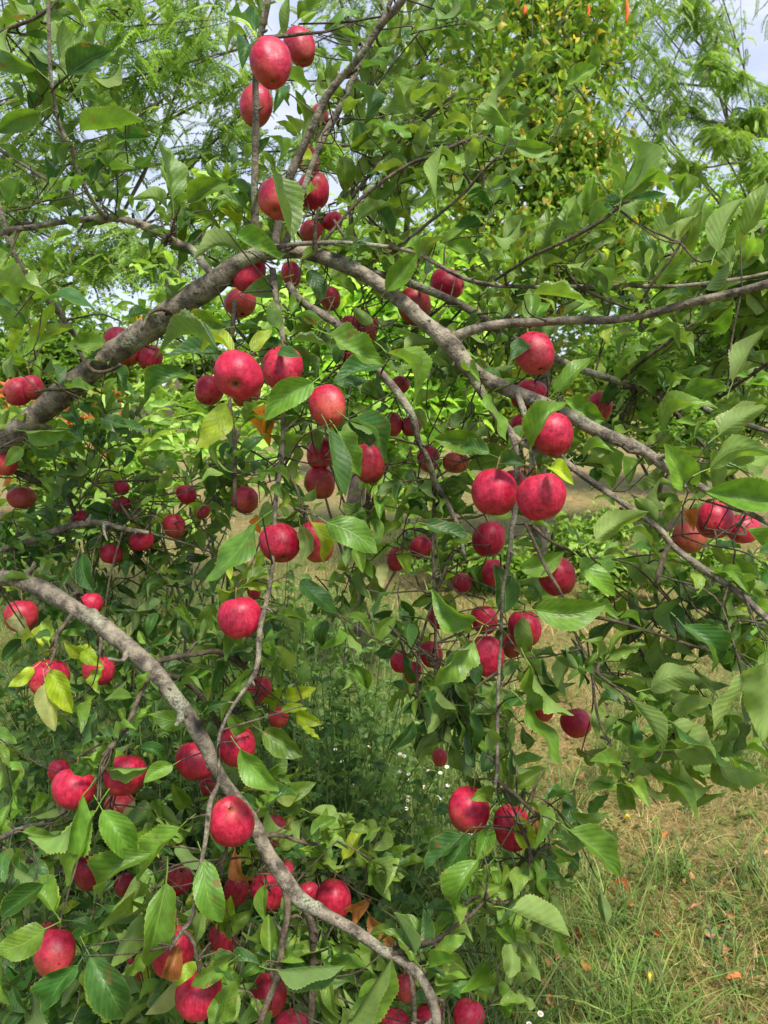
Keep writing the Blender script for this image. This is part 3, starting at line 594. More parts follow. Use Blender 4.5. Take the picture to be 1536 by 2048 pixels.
# traced leaves: base x y, tip x y, half width, kind (m mid, d dark, y yellow-green, u underside, o orange, b brown, p pale dying), optional distance
LV = """135 150 224 100 30 d;75 140 5 57 18 m;115 200 57 137 20 m;105 65 65 2 18 m;20 38 55 -8 22 m;112 22 197 20 14 m;82 225 -5 265 17 m;160 262 287 244 17 m;232 270 302 273 18 d;205 305 275 332 14 m
118 335 100 375 14 d;175 345 225 388 10 m;125 245 85 200 14 d;150 245 210 186 16 d;45 322 -5 290 14 m;345 400 316 282 17 m;375 405 458 362 25 m;345 450 372 375 17 u;365 450 447 456 18 m;335 420 262 395 12 u
350 440 405 415 11 d;325 470 300 505 12 d;545 350 582 478 22 m;550 340 514 298 9 m;558 325 535 266 11 m;635 325 592 318 13 y;535 50 500 8 16 m;572 72 578 -8 12 m;595 40 657 -5 18 m;650 62 722 20 19 m
665 62 740 84 16 m;500 95 485 132 11 d;497 75 450 105 9 m;728 90 777 152 16 m;660 185 640 120 14 m;665 180 672 105 10 m;655 205 710 200 15 m;728 250 704 163 15 d;715 305 712 233 18 d;548 178 550 224 10 d
690 385 692 308 20 m;715 375 777 320 14 u;470 470 560 518 24 m;560 450 514 482 16 y;450 445 492 482 14 m;480 504 382 514 13 u;190 622 62 607 18 d;-25 575 100 592 9 u;-10 612 57 655 16 d;28 712 70 642 12 y
217 690 133 690 22 m;250 660 233 697 12 u;260 697 214 728 12 m;322 670 310 630 14 m;297 695 248 678 10 m;453 655 355 662 25 m;437 700 308 703 16 d;440 706 333 716 22 d;377 745 284 806 27 d;566 556 490 582 26 m
618 540 645 602 24 d;660 557 708 592 10 m;660 556 712 508 17 u;655 668 768 727 28 m;770 728 668 766 24 d;590 665 570 628 15 d;600 670 632 638 16 d;512 690 510 658 13 d;627 764 530 840 30 m;602 832 523 871 14 d
452 806 396 896 29 y;484 824 540 892 15 o;697 840 776 922 24 d;695 840 788 828 14 d;675 862 722 952 22 m;658 862 690 992 21 d;596 888 590 974 12 u;650 852 640 902 8 u;200 836 259 868 18 d;225 845 292 862 14 d
135 822 160 846 10 d;160 850 162 882 12 d;180 800 178 832 9 d;205 735 165 720 9 d;222 740 248 792 10 d;230 742 268 796 9 d;50 862 136 860 16 m;45 895 8 932 20 m;60 890 122 905 13 d;315 982 346 930 8 u
772 582 832 507 24 m;968 582 935 543 22 m;1064 588 1170 602 15 m;1038 672 985 686 17 m;1068 632 1040 655 14 m;913 690 945 757 17 m;772 705 836 802 16 m;890 718 890 770 14 d;1108 786 1182 712 21 m;1130 800 1210 840 23 m
1062 897 1133 798 27 m;1056 850 1018 907 14 m;962 885 868 878 25 m;1018 912 930 934 25 m;970 785 1012 882 17 m;1060 935 1102 926 14 y;1100 935 1148 967 17 y;1205 806 1226 752 14 d;1208 845 1210 888 13 d;1226 905 1195 943 15 u
1225 890 1190 880 10 u;1222 893 1226 976 28 m;1205 940 1183 982 12 d;1385 982 1328 888 42 m;1418 938 1548 905 26 u;1545 1005 1412 985 42 m;1438 870 1532 812 26 u;1358 792 1450 766 20 m;1465 766 1526 660 26 u;1218 650 1216 692 11 y
1240 655 1271 666 11 u;1275 655 1322 667 16 d;1400 642 1483 600 14 m;1315 612 1357 568 16 m;1310 570 1392 508 22 m;1155 562 1187 498 24 u;1030 608 1058 556 16 d;872 398 884 288 14 u;925 400 987 426 16 d;985 350 1052 370 12 d
1030 292 1105 296 18 m;1020 255 1007 160 15 m;995 305 1000 232 18 m;1180 430 1188 353 17 m;1095 476 1122 424 22 m;1132 462 1157 414 18 d;1242 400 1243 260 16 m;1245 405 1354 375 21 m;1235 416 1214 378 14 d;1175 520 1179 448 22 m
1340 522 1388 433 27 u;1345 510 1334 432 18 m;1400 465 1377 396 20 m;1432 502 1484 398 27 u;1488 470 1532 362 21 m;1280 512 1274 443 14 m;1005 520 1052 448 20 d;795 510 850 456 13 u;1135 172 1192 133 22 m;790 160 863 202 22 m
850 30 896 92 16 m;880 0 953 46 20 m;800 45 806 92 9 d;915 165 931 123 9 u;1068 1220 1209 1210 34 m;952 1240 860 1180 26 m;1010 1226 988 1130 35 d;850 1048 943 1079 20 d;945 1260 878 1240 22 y;948 1280 870 1372 27 m
952 1290 888 1380 24 d;1045 1235 1058 1316 21 m;1040 1140 1127 1104 23 m;1160 1115 1234 1192 25 m;1190 1080 1296 1022 30 u;1300 1145 1236 1120 21 m;1325 1150 1319 1094 23 u;1425 1160 1416 1206 17 m;1265 1212 1240 1297 20 d;1215 1215 1277 1272 22 u
1365 1250 1432 1346 27 d;1300 1378 1407 1362 30 u;1502 1352 1424 1466 25 u .8;1530 1325 1522 1482 44 u .78;1265 1402 1323 1506 19 u;1050 1410 1124 1532 18 m;978 1390 920 1446 24 d;1005 1535 1086 1514 13 m;1060 1330 1146 1432 22 m;1082 1318 1152 1372 18 d
1335 1450 1432 1530 22 u;1345 1446 1462 1536 16 d;1362 1442 1442 1428 16 d;985 1590 941 1600 15 m;1027 1634 1085 1690 23 y;982 1652 955 1720 23 m;945 1670 888 1757 22 d;925 1670 850 1742 18 d;955 1720 903 1822 23 m;1115 1620 1212 1655 21 m
1180 1632 1217 1588 21 d;1138 1660 1240 1750 27 m;1088 1715 1132 1782 16 d;1095 1680 1152 1722 16 m;1022 1820 1139 1874 27 u;1014 1785 1110 1800 17 u;1055 1705 1069 1802 17 u;975 1780 986 1748 14 y;992 1690 1003 1766 12 d;850 1945 942 1956 17 u
870 1880 896 1834 11 m;700 2046 782 1918 26 m;166 1590 58 1687 26 m;193 1620 134 1772 33 m;205 1620 266 1727 28 m;360 1655 274 1762 25 m;305 1706 192 1802 30 m;332 1765 298 1938 35 m;408 1720 447 1847 30 m;287 1765 223 1842 25 u
360 1855 328 1812 18 y;456 1866 461 1792 19 y;445 1858 508 1822 25 m;555 1940 689 1930 24 d;448 2046 471 1964 33 m;458 1925 383 1972 27 m;480 1926 410 1905 18 y;357 1888 322 1962 21 b;385 1858 418 1902 15 b;357 1952 290 2028 17 p
290 1925 302 1992 19 y;156 1930 93 2046 31 d;180 1912 250 2044 34 d;90 1858 -12 1902 31 m;88 1768 3 1832 25 d;480 1498 557 1582 34 m;480 1588 561 1602 12 p;549 1582 632 1565 20 m;346 1530 288 1565 21 m;378 1612 344 1568 16 m
215 1534 294 1536 17 m;186 1545 140 1528 17 d;620 1625 684 1662 23 u;600 1990 692 2012 31 u;540 1870 524 1902 13 m;511 1048 412 1162 31 m;653 1044 754 1106 31 m;600 1050 604 1127 16 u;622 1044 650 1127 20 y;555 1215 591 1302 13 u
600 1160 677 1227 20 d;500 1175 500 1128 14 y;485 1190 468 1150 16 u;100 1340 146 1426 23 y;68 1335 17 1373 15 y;90 1365 110 1462 20 p;97 1310 84 1268 22 y;170 1310 128 1284 17 y;165 1292 206 1332 15 y;205 1334 200 1388 15 y
30 1225 56 1272 21 p;525 1463 606 1511 27 m;592 1424 644 1450 21 y;535 1405 566 1374 17 y;570 1396 632 1374 14 y;512 1350 461 1376 15 m;515 1390 468 1422 21 m;490 1462 454 1424 17 m;422 1460 393 1434 16 m;380 1440 303 1428 22 m
210 1532 216 1468 23 m;165 1110 187 1182 24 d;48 1280 4 1322 16 d;770 1125 765 1175 20 p;800 1100 815 1150 14 y;395 1925 350 1975 16 y;440 1990 425 2060 18 m;560 700 600 712 10 d;470 1698 512 1762 18 b;738 1828 792 1892 26 b;700 1822 742 1800 17 b;262 662 292 674 11 o;1055 948 1030 934 10 b;508 1036 520 1066 12 o;405 1600 438 1584 10 y;1372 1020 1388 1062 16 b;560 1690 540 1660 14 b;1068 1640 1072 1620 12 b;300 648 296 668 9 o;268 1600 232 1650 14 p;700 300 760 250 18 m
740 420 800 360 20 m;780 470 740 400 18 d;600 230 590 180 12 m;820 410 900 380 18 m;720 560 768 610 16 d;890 480 960 500 18 m;960 440 905 470 16 d;1060 690 1020 720 14 d"""

def pal(kind, n=1):
    base = {'m': lin(98, 133, 46), 'd': lin(60, 97, 42), 'y': lin(140, 164, 42), 'u': lin(108, 136, 54), 'o': lin(206, 128, 24), 'b': lin(150, 96, 54), 'p': lin(160, 160, 98)}[kind]
    return base * rng.uniform(.8, 1.25) * (1 + rng.normal(0, .05, 3))

# branches are parts of one tree; its trunk stands left of the frame
trunk_top = P(-560, 1190, 2.1); trunk_base = np.array([trunk_top[0] - .12, trunk_top[1] + .1, 0.0])
tree = thing('apple_tree', trunk_base, 'spreading apple tree with grey arching limbs loaded with red apples, filling the foreground', 'tree')
bag = Bag(); tube(bag, [trunk_base + [0, 0, -.1], trunk_base + [0, 0, .05], trunk_base + [.02, 0, .35], trunk_base + [.06, -.04, .8], trunk_top + [-.02, 0, .02], trunk_top + [.0, .05, .35]], [.15, .12, .095, .085, .075, .05], 16, 40, .06)
bag.build('trunk', M_BARK, tree)
SAMP = []                                                          # points along the branches
def seg3(pts): return np.array([P(x, y, d) for x, y, d, r in pts]), np.array([r * d / F_PX for x, y, d, r in pts])
for nm, pts, ro in BR:
    p3, r3 = seg3(pts); bag = Bag(); big = r3.max() > .011
    n = int(max(6, np.linalg.norm(np.diff(p3, axis=0), axis=1).sum() / (.010 if big else .012)))
    if not big: p3[1:-1] += rng.normal(0, .0012, p3[1:-1].shape)
    c = tube(bag, p3, r3, 14 if big else 8, n, ro)
    # buds, knobs and short spurs
    step = 9 if big else 5
    for i in range(3, len(c) - 2, step):
        rr = np.interp(i / len(c), np.linspace(0, 1, len(r3)), r3)
        if rng.random() < .55:
            d = rng.normal(0, 1, 3); tg = c[i + 1] - c[i]; tg /= np.linalg.norm(tg) + 1e-9; d -= tg * (d @ tg); d /= np.linalg.norm(d)
            l = rng.uniform(.004, .011); a = c[i] + d * rr * .7
            tube(bag, [a, a + d * l * .5 + tg * l * .2, a + d * l + tg * l * .5], [min(.004, rr * .6), min(.003, rr * .5), .001], 5, 4)
    if big:
        for i in range(6, len(c) - 4, 8):
            if rng.random() < .4: continue
            rr = np.interp(i / len(c), np.linspace(0, 1, len(r3)), r3); tg = c[i + 1] - c[i]; tg /= np.linalg.norm(tg); d = rng.normal(0, 1, 3); d -= tg * (d @ tg); d /= np.linalg.norm(d); l = rng.uniform(.012, .034); r0 = min(rr * .5, rng.uniform(.003, .006))
            a = c[i] + d * rr * .6
            if rng.random() < .45:                                    # healed knot with a sunken scar
                k0 = rr * rng.uniform(.35, .6); tube(bag, [c[i] + d * rr * .3, c[i] + d * rr * .85, c[i] + d * (rr + k0 * .22), c[i] + d * (rr + k0 * .05)], [k0 * 1.5, k0 * 1.25, k0 * .75, k0 * .35], 10, 9, .10); continue
            tube(bag, [a - d * r0, a + d * rr * .35, a + d * (rr * .4 + l * .5) + tg * l * .3, a + d * (rr * .4 + l) + tg * l * rng.uniform(-.3, .9)], [r0 * 2.2, r0 * 1.4, r0 * .8, r0 * .65], 8, 9, .12)
    bag.build(nm, M_BARK if big or nm != 'twig' else M_TWIG, tree)
    SAMP.append(c[::3])
SAMP = np.concatenate(SAMP)
TW_BAG = Bag(); FOL = Bag()

# apples -------------------------------------------------------------
def apple_mesh(seed, asp, nth=36, nph=26):
    r = np.random.default_rng(seed); V = []; F = []
    l1, l2, l3 = r.uniform(0, 6.28, 3); a5 = r.uniform(.01, .03); a2 = r.uniform(0, .05); a3 = r.uniform(0, .04); lean = r.uniform(-.10, .10, 2)
    dents = [(r.normal(0, 1, 3), r.uniform(.02, .075), r.uniform(.2, .42)) for _ in range(4)]
    for i in range(nph + 1):
        t = math.pi * i / nph                                       # 0 = stalk end (+z), pi = eye (-z)
        for j in range(nth):
            a = 2 * math.pi * j / nth
            s = math.sin(t); rad = (s ** .86 if s > 0 else 0) * (1 + .055 * math.cos(t)) 
            z = math.cos(t) * asp * (1 if t < 1.57 else 1.02)
            z -= .30 * math.exp(-(rad / .23) ** 2) * (1 if t < 1.57 else 0)
            z += .19 * math.exp(-(rad / .20) ** 2) * (0 if t < 1.57 else 1)
            wob = 1 + a5 * (1 - math.cos(t)) * math.cos(5 * a + l1) + a2 * math.cos(2 * a + l2) + a3 * math.cos(3 * a + l3)
            v = np.array([rad * math.cos(a) * wob + lean[0] * z, rad * math.sin(a) * wob + lean[1] * z, z])
            for dn, dp, dw in dents:
                dd = dn / np.linalg.norm(dn); q = np.linalg.norm(v / (np.linalg.norm(v) + 1e-9) - dd); v *= 1 - dp * math.exp(-(q / dw) ** 2)
            V.append(v)
    for i in range(nph):
        for j in range(nth):
            a = i * nth + j; b = i * nth + (j + 1) % nth; F.append((a, a + nth, b + nth, b))
    return np.array(V), np.array(F)
APV = {}
def hides(p):
    x, y, d = proj(p); return bool(((np.hypot(AD[:, 0] - x, AD[:, 1] - y) < AD[:, 2] + 8) & (AD[:, 3] > d - .02)).any())
apples = []
for line in AP.strip().splitlines():
    geom, ax, tn, lab = line.split('|'); cx, cy, rx, ry = map(float, geom.split()); ax = [float(q) for q in ax.split(',')]; tn = [float(q) for q in tn.split(',')]
    rr = (rx + ry) / 2; d = min(1.62, max(1.08, F_PX * .0345 / rr))
    if cx < 450 and 960 < cy < 1120: d = min(1.75, d + .12)
    apples.append([cx, cy, rx, ry, d, ax, tn, lab])
AD = np.array([[a[0], a[1], (a[2] + a[3]) / 2, a[4]] for a in apples])
for k, (cx, cy, rx, ry, d, ax, tn, lab) in enumerate(apples):
    c = P(cx, cy, d); axis = ax[0] * RT + ax[1] * UP - ax[2] * FW      # towards the eye
    axis = axis + rng.normal(0, .10, 3); axis /= np.linalg.norm(axis)
    vert = abs(ax[1]) > .5 * abs(ax[0])
    al, ac = (ry, rx) if vert else (rx, ry)
    s = ac * d / F_PX; asp = max(.8, min(1.28, al / ac)) * .98
    key = (k % 12, round(asp, 2))
    V, Fq = apple_mesh(k, asp)
    z = -axis; x = np.cross([0, .3, 1.0], z); x /= np.linalg.norm(x); y = np.cross(z, x)
    Mx = np.column_stack([x, y, z])
    root = thing('apple', c, lab, 'apple', 'red apples hanging in the apple tree')
    me = rawmesh('skin', V, Fq, M_APPLE)
    body = obj('skin', me, root); 
    from mathutils import Matrix
    body.matrix_local = Matrix([[*(Mx[i] * s), 0.0] for i in range(3)] + [[0, 0, 0, 1.0]])
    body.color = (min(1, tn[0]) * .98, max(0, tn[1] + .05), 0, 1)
    # stalk from the hollow, and the dried eye
    hz = s * asp * .70; tipw = c - axis * (s * asp * .98 + .012) + rng.normal(0, .003, 3); tipw[2] += .004
    b = Bag(); tube(b, [c - axis * hz, c - axis * s * asp * .95, tipw], [.0011, .0011, .0016], 6, 7); b.build('stalk', M_STALK, root)
    b = Bag(); ez = c + axis * s * asp * .80
    for q in range(5):
        a = q * 1.257 + k; dr = math.cos(a) * x + math.sin(a) * y
        tube(b, [ez + dr * s * .03, ez + dr * s * .085 + axis * s * .07, ez + dr * s * (.05 + .06 * rng.random()) + axis * s * .15], [s * .035, s * .03, s * .008], 4, 4)
    tube(b, [ez - axis * s * .05, ez + axis * s * .03], [s * .10, s * .07], 7, 3); b.build('calyx', M_CALYX, root)
    # spur twig to the nearest branch
    dist = np.linalg.norm(SAMP - tipw, axis=1); j = np.argmin(dist + np.where(SAMP[:, 2] > tipw[2] - .02, 0, .08)); q = SAMP[j]
    if .012 < dist[j] < .30:
        mid = (tipw + q) / 2 + [0, 0, .012] + FW * .015 + rng.normal(0, .008, 3)
        tube(TW_BAG, [tipw, mid, q], [.0017, .0018, .0024], 6, 9, .1)
    # a few leaves from the same spur, standing behind and above the fruit
    for q in range(int(rng.integers(2, 5))):
        a = rng.uniform(0, 6.28); dr = math.cos(a) * RT + math.sin(a) * UP * .8 + FW * rng.uniform(.25, .9) + UP * .25; dr /= np.linalg.norm(dr)
        l = rng.uniform(.045, .075); B = tipw + dr * .018
        if hides(B + dr * l * .6) or hides(B + dr * l): continue
        put(FOL, TA[int(rng.integers(16))], B, B + dr * l, -FW * rng.uniform(-.2, 1) + UP * .8 + rng.normal(0, .4, 3), pal(rng.choice(['m', 'd', 'm', 'y', 'd'])), rng.uniform(.8, 1.1))
DISK = np.array([[a[0], a[1], (a[2] + a[3]) / 2, a[4]] for a in apples])

# traced leaves ------------------------------------------------------
leaves = []
for it in LV.replace('\n', ';').split(';'):
    f = it.split(); bx, by, tx, ty, hw = map(float, f[:5]); kind = f[5]
    d = float(f[6]) if len(f) > 6 else None
    La = math.hypot(tx - bx, ty - by)
    if d is None:
        d = min(1.5, max(1.12, F_PX * .082 / max(La, 60)))
        for t in (.2, .5, .8):
            x, y = bx + (tx - bx) * t, by + (ty - by) * t
            q = np.hypot(DISK[:, 0] - x, DISK[:, 1] - y) < DISK[:, 2] + hw * .6
            if q.any(): d = min(d, (DISK[q, 3] - DISK[q, 2] * DISK[q, 3] / F_PX).min() - .012)
        for p3 in (P((bx + tx) / 2, (by + ty) / 2, d),): pass
    leaves.append((La * hw, bx, by, tx, ty, hw, kind, d, La))
leaves.sort(key=lambda q: -q[0])
KL = {'o': 'orange brown withering leaf', 'b': 'dead curled brown leaf', 'y': 'yellow green leaf', 'p': 'pale spotted dying leaf'}
for k, (_, bx, by, tx, ty, hw, kind, d, La) in enumerate(leaves):
    L0 = max(.062, La * d / F_PX); dz = math.sqrt(max(0, L0 ** 2 - (La * d / F_PX) ** 2)) * .6
    B = P(bx, by, d + dz * .5 + .004); T = P(tx, ty, d - dz * .5)
    tmpl = TA[(k * 7) % 9] if k < 150 else TA[(k * 7) % 16]; cw = hw / (.24 * max(La, 1)); ws = 1.0
    if cw > 1: ws = min(1.15, cw); cw = 1
    if cw < .45: ws = .8; cw = min(1, cw * 1.25)
    phi = math.acos(max(.25, cw)) * rng.uniform(.9, 1.3)
    axv = (T - B) / np.linalg.norm(T - B); side = np.cross(axv, -FW); side /= np.linalg.norm(side)
    if side @ UP < 0: side = -side
    sg = 1 if rng.random() < .75 else -1
    Nn = -FW * math.cos(phi) + sg * side * (abs(math.sin(phi)) + .15)
    if kind == 'u': Nn = FW * math.cos(phi) + side * abs(math.sin(phi))
    if kind == 'p' and k % 2: Nn = -Nn
    zs = 1.6 if kind in 'bo' else 1.0
    if k < 100:
        b = Bag(); put(b, tmpl, B, T, Nn, pal(kind), ws, zs); o = b.build('leaf', M_LEAF, tree)
        if kind in KL: o['label'] = KL[kind]
    else: put(FOL, tmpl, B, T, Nn, pal(kind), ws, zs)
    dist = np.linalg.norm(SAMP - B, axis=1); j = np.argmin(dist); q = SAMP[j]
    if .02 < dist[j] < .2:
        tube(TW_BAG, [B - axv * .015, (B - axv * .03 + q) / 2 + rng.normal(0, .006, 3), q], [.0011, .0013, .002], 5, 7, .08)

# spurs with small leaves along every branch
def rosette(p, n, ll, kinds):
    d0 = rng.normal(0, 1, 3) + np.array([0, 0, .4]) + FW * .7; d0 /= np.linalg.norm(d0); q = p + d0 * rng.uniform(.012, .03)
    pr = proj(q)
    if ((np.hypot(DISK[:, 0] - pr[0], DISK[:, 1] - pr[1]) < DISK[:, 2] + 14) & (DISK[:, 3] > pr[2] - .03)).any(): return
    tube(TW_BAG, [p, (p + q) / 2 + rng.normal(0, .002, 3), q], [.0026, .0024, .0021], 6, 5, .15)
    for i in range(n):
        a = i * 2.4 + rng.random(); dr = math.cos(a) * RT * .9 + math.sin(a) * FW * .7 + np.array([0, 0, rng.uniform(-.5, .8)]) + d0 * .4; dr /= np.linalg.norm(dr); l = ll * rng.uniform(.6, 1.15)
        B = q + dr * l * .26; T = B + dr * l
        if hides(B) or hides(B + dr * l * .5) or hides(T): continue
        put(FOL, TA[int(rng.integers(16))], B, T, np.array([0, 0, 1.0]) - FW * rng.uniform(-.2, .9) + rng.normal(0, .35, 3), pal(rng.choice(list(kinds))), rng.uniform(.85, 1.1))
for nm, pts, ro in BR:
    p3, r3 = seg3(pts); Lb = np.linalg.norm(np.diff(p3, axis=0), axis=1).sum(); gap = .085 if nm == 'limb' else .042
    cc = catmull(p3, 60)
    for u in np.arange(gap * .5, Lb, gap):
        p = cc[min(59, int(u / Lb * 59.9) )] + rng.normal(0, .003, 3); x, y, d = proj(p)
        if not (-60 < x < 1600 and -60 < y < 2110) or rng.random() < (.45 if nm != 'twig' else .25): continue
        if y < 660 and x < 460 and rng.random() < .5: continue
        p = p + FW * .012
        rosette(p, int(rng.integers(3, 6)), rng.uniform(.042, .062), 'mmdu' if x > 600 else 'mmdd')
# leafy shoots -------------------------------------------------------
def covers_apple(p):
    x, y, d = proj(p); q = (np.hypot(DISK[:, 0] - x, DISK[:, 1] - y) < DISK[:, 2] + 16) & (DISK[:, 3] > d - .04)
    return q.any()
ESAMP = None
def shoot(B, T, n, ll, kinds, under=0.15, rad=.0016, sag=.0):
    ll = ll * 1.06; n = n + 1
    m = (B + T) / 2 + rng.normal(0, .014, 3) + np.array([0, 0, -sag])
    c = tube(TW_BAG, [B, m, T], [rad, rad * .8, rad * .45], 6, 9, .06)
    ax = (T - B) / np.linalg.norm(T - B); a0 = rng.uniform(0, 6.28)
    e1 = np.cross(ax, [.1, .2, 1]); e1 /= np.linalg.norm(e1); e2 = np.cross(ax, e1)
    for i in range(n):
        t = (i + .6) / n; p = c[min(8, int(t * 8.99))]; a = a0 + i * 2.4
        out_ = math.cos(a) * e1 + math.sin(a) * e2; dr = out_ * .8 + ax * (.75 + .9 * t * t) + np.array([0, 0, -.12 + .35 * rng.random()]); dr /= np.linalg.norm(dr)
        l = ll * rng.uniform(.65, 1.15) * (1.05 - .25 * t); pt = p + dr * l * .28; tip = pt + dr * l
        if covers_apple(pt + dr * l * .5) or covers_apple(tip) or covers_apple(pt): 
            if rng.random() < .93: continue
        kd = rng.choice(kinds)
        up = np.array([0, 0, 1.0]) * rng.uniform(.3, 1.3) - FW * rng.uniform(-.3, .9) + rng.normal(0, .35, 3) + ax * .4
        if rng.random() < under: up = -up
        put(FOL, TA[int(rng.integers(16))], pt, tip, up, pal(kd), rng.uniform(.8, 1.12), rng.uniform(.8, 1.3))
# regions: x0 y0 x1 y1, distances, shoots, leaves each, leaf length, kinds, direction (right, up, away), underside share
FILL = [
(600,90,780,480, 1.4,1.6, 10, 6, .066,'mum',(.5,.9,.1),.2), (760,140,980,470, 1.42,1.65, 10, 6, .068,'mumu',(.8,.6,.1),.25),
(800,20,930,120, 1.4,1.6, 4, 6, .06,'md',(.8,.3,.1),.2), (980,150,1180,330, 1.45,1.7, 4, 7, .058,'mdu',(.8,.6,.1),.3),
(700,440,1150,640, 1.44,1.7, 12, 6, .070,'mmuu',(.8,.35,.1),.25), (1120,420,1560,640, 1.3,1.5, 17, 7, .080,'mumu',(.5,1,.0),.5),
(1130,640,1560,900, 1.4,1.6, 12, 6, .078,'mmu',(.7,.6,.1),.5), (1240,880,1560,1120, 1.18,1.4, 9, 6, .08,'mmu',(.8,.3,0),.55),
(1150,1060,1480,1330, 1.22,1.42, 12, 6, .08,'mdu',(.8,-.4,0),.55), (1400,1120,1560,1420, 1.1,1.3, 10, 7, .07,'mdd',(.5,-.7,0),.3),
(1180,1330,1420,1560, 1.18,1.35, 9, 6, .08,'mmu',(.8,-.6,0),.5), (800,1100,1130,1450, 1.32,1.5, 26, 7, .062,'mddu',(.2,-.9,0),.3),
(790,1400,960,1480, 1.36,1.5, 3, 6, .055,'mdd',(0,-1,0),.3), (960,1480,1120,1800, 1.2,1.32, 8, 6, .06,'mdu',(.2,-.8,0),.3),
(1090,1600,1200,1720, 1.18,1.3, 3, 5, .06,'md',(.8,-.6,0),.2), (940,1740,1050,1860, 1.15,1.25, 3, 5, .055,'mu',(.4,-.7,0),.4),
(0,0,180,280, 1.36,1.5, 7, 7, .07,'mdm',(0,.8,0),.1), (60,240,280,380, 1.36,1.5, 5, 6, .055,'md',(.4,.2,0),.15),
(300,380,500,480, 1.42,1.5, 4, 6, .055,'mmd',(.3,.5,0),.15), (440,380,620,520, 1.42,1.55, 4, 6, .055,'mmdy',(.2,.5,0),.2),
(440,620,760,760, 1.36,1.5, 12, 6, .058,'dmm',(.2,-.3,.1),.2), (480,760,800,1010, 1.4,1.6, 16, 6, .06,'mmdu',(.1,-.8,.1),.25),
(0,560,110,720, 1.3,1.5, 3, 5, .062,'mmy',(.3,.4,0),.1), (0,830,240,1010, 1.55,1.8, 16, 7, .058,'dmm',(.3,.2,0),.15),
(0,990,440,1140, 1.7,1.95, 30, 7, .058,'dmmd',(.3,-.1,0),.15), (240,920,500,1060, 1.6,1.85, 14, 7, .056,'mmdu',(.3,.2,0),.2),
(0,1120,420,1400, 1.65,1.95, 26, 7, .065,'ddm',(.1,-.7,0),.1), (440,1040,760,1300, 1.36,1.6, 15, 6, .06,'mdmu',(.2,-.8,0),.3),
(440,1320,660,1480, 1.3,1.5, 9, 6, .056,'mmy',(.2,-.5,0),.25), (780,880,960,1080, 1.42,1.6, 9, 6, .055,'mdm',(.1,-.7,0),.25),
(860,880,1120,960, 1.35,1.5, 6, 6, .055,'md',(.3,-.3,0),.25), (930,700,1100,860, 1.4,1.6, 10, 6, .055,'mdu',(.3,-.4,0),.3),
(0,1480,330,1700, 1.35,1.6, 14, 6, .07,'dmm',(.1,-.6,0),.1), (0,1680,330,2048, 1.28,1.6, 36, 7, .075,'ddm',(.1,-.7,0),.1),
(300,1560,540,1780, 1.3,1.5, 14, 6, .065,'dmmy',(.1,-.6,0),.2), (280,1780,640,2048, 1.24,1.5, 20, 7, .07,'mmdu',(.1,-.7,0),.2),
(560,1640,760,1760, 1.28,1.45, 8, 6, .055,'mdmu',(.6,.2,0),.25), (640,1860,840,2048, 1.25,1.5, 8, 6, .06,'mmdu',(.4,-.4,0),.3),
(840,1880,1010,2048, 1.12,1.3, 5, 6, .055,'mmu',(.3,-.4,0),.35), (700,640,960,760, 1.4,1.55, 8, 6, .055,'mdd',(.3,-.3,0),.25),
]
for (x0, y0, x1, y1, d0, d1, n, nl, ll, kinds, dr, un) in FILL:
    for _ in range(n):
        B = P(rng.uniform(x0, x1), rng.uniform(y0, y1), rng.uniform(d0, d1)); dv = np.array(dr) + rng.normal(0, .4, 3)
        dv = dv[0] * RT + dv[1] * UP + dv[2] * FW; dv /= np.linalg.norm(dv); Ls = rng.uniform(.06, .15)
        B = B - dv * Ls * .5
        shoot(B, B + dv * Ls, nl, ll, list(kinds), un)
        dist = np.linalg.norm(SAMP - B, axis=1); cand = np.argsort(dist)[:14]; j = int(rng.choice(cand)); q = SAMP[j]
        if .01 < dist[j] < .2:
            w_ = tube(TW_BAG, [B, (B + q) / 2 + rng.normal(0, .02, 3), q], [.0012, .0013, .0018], 6, 9, .08)
            SAMP = np.vstack([SAMP, w_[1:7:2]])                       # later shoots may fork from this twig
TW_BAG.build('twigs', M_TWIG, tree, kind='stuff', label='many thin brown twigs and leaf stalks')
FOL.build('foliage', M_LEAF, tree, kind='stuff', label='dense green leaves of the shoots and spurs')
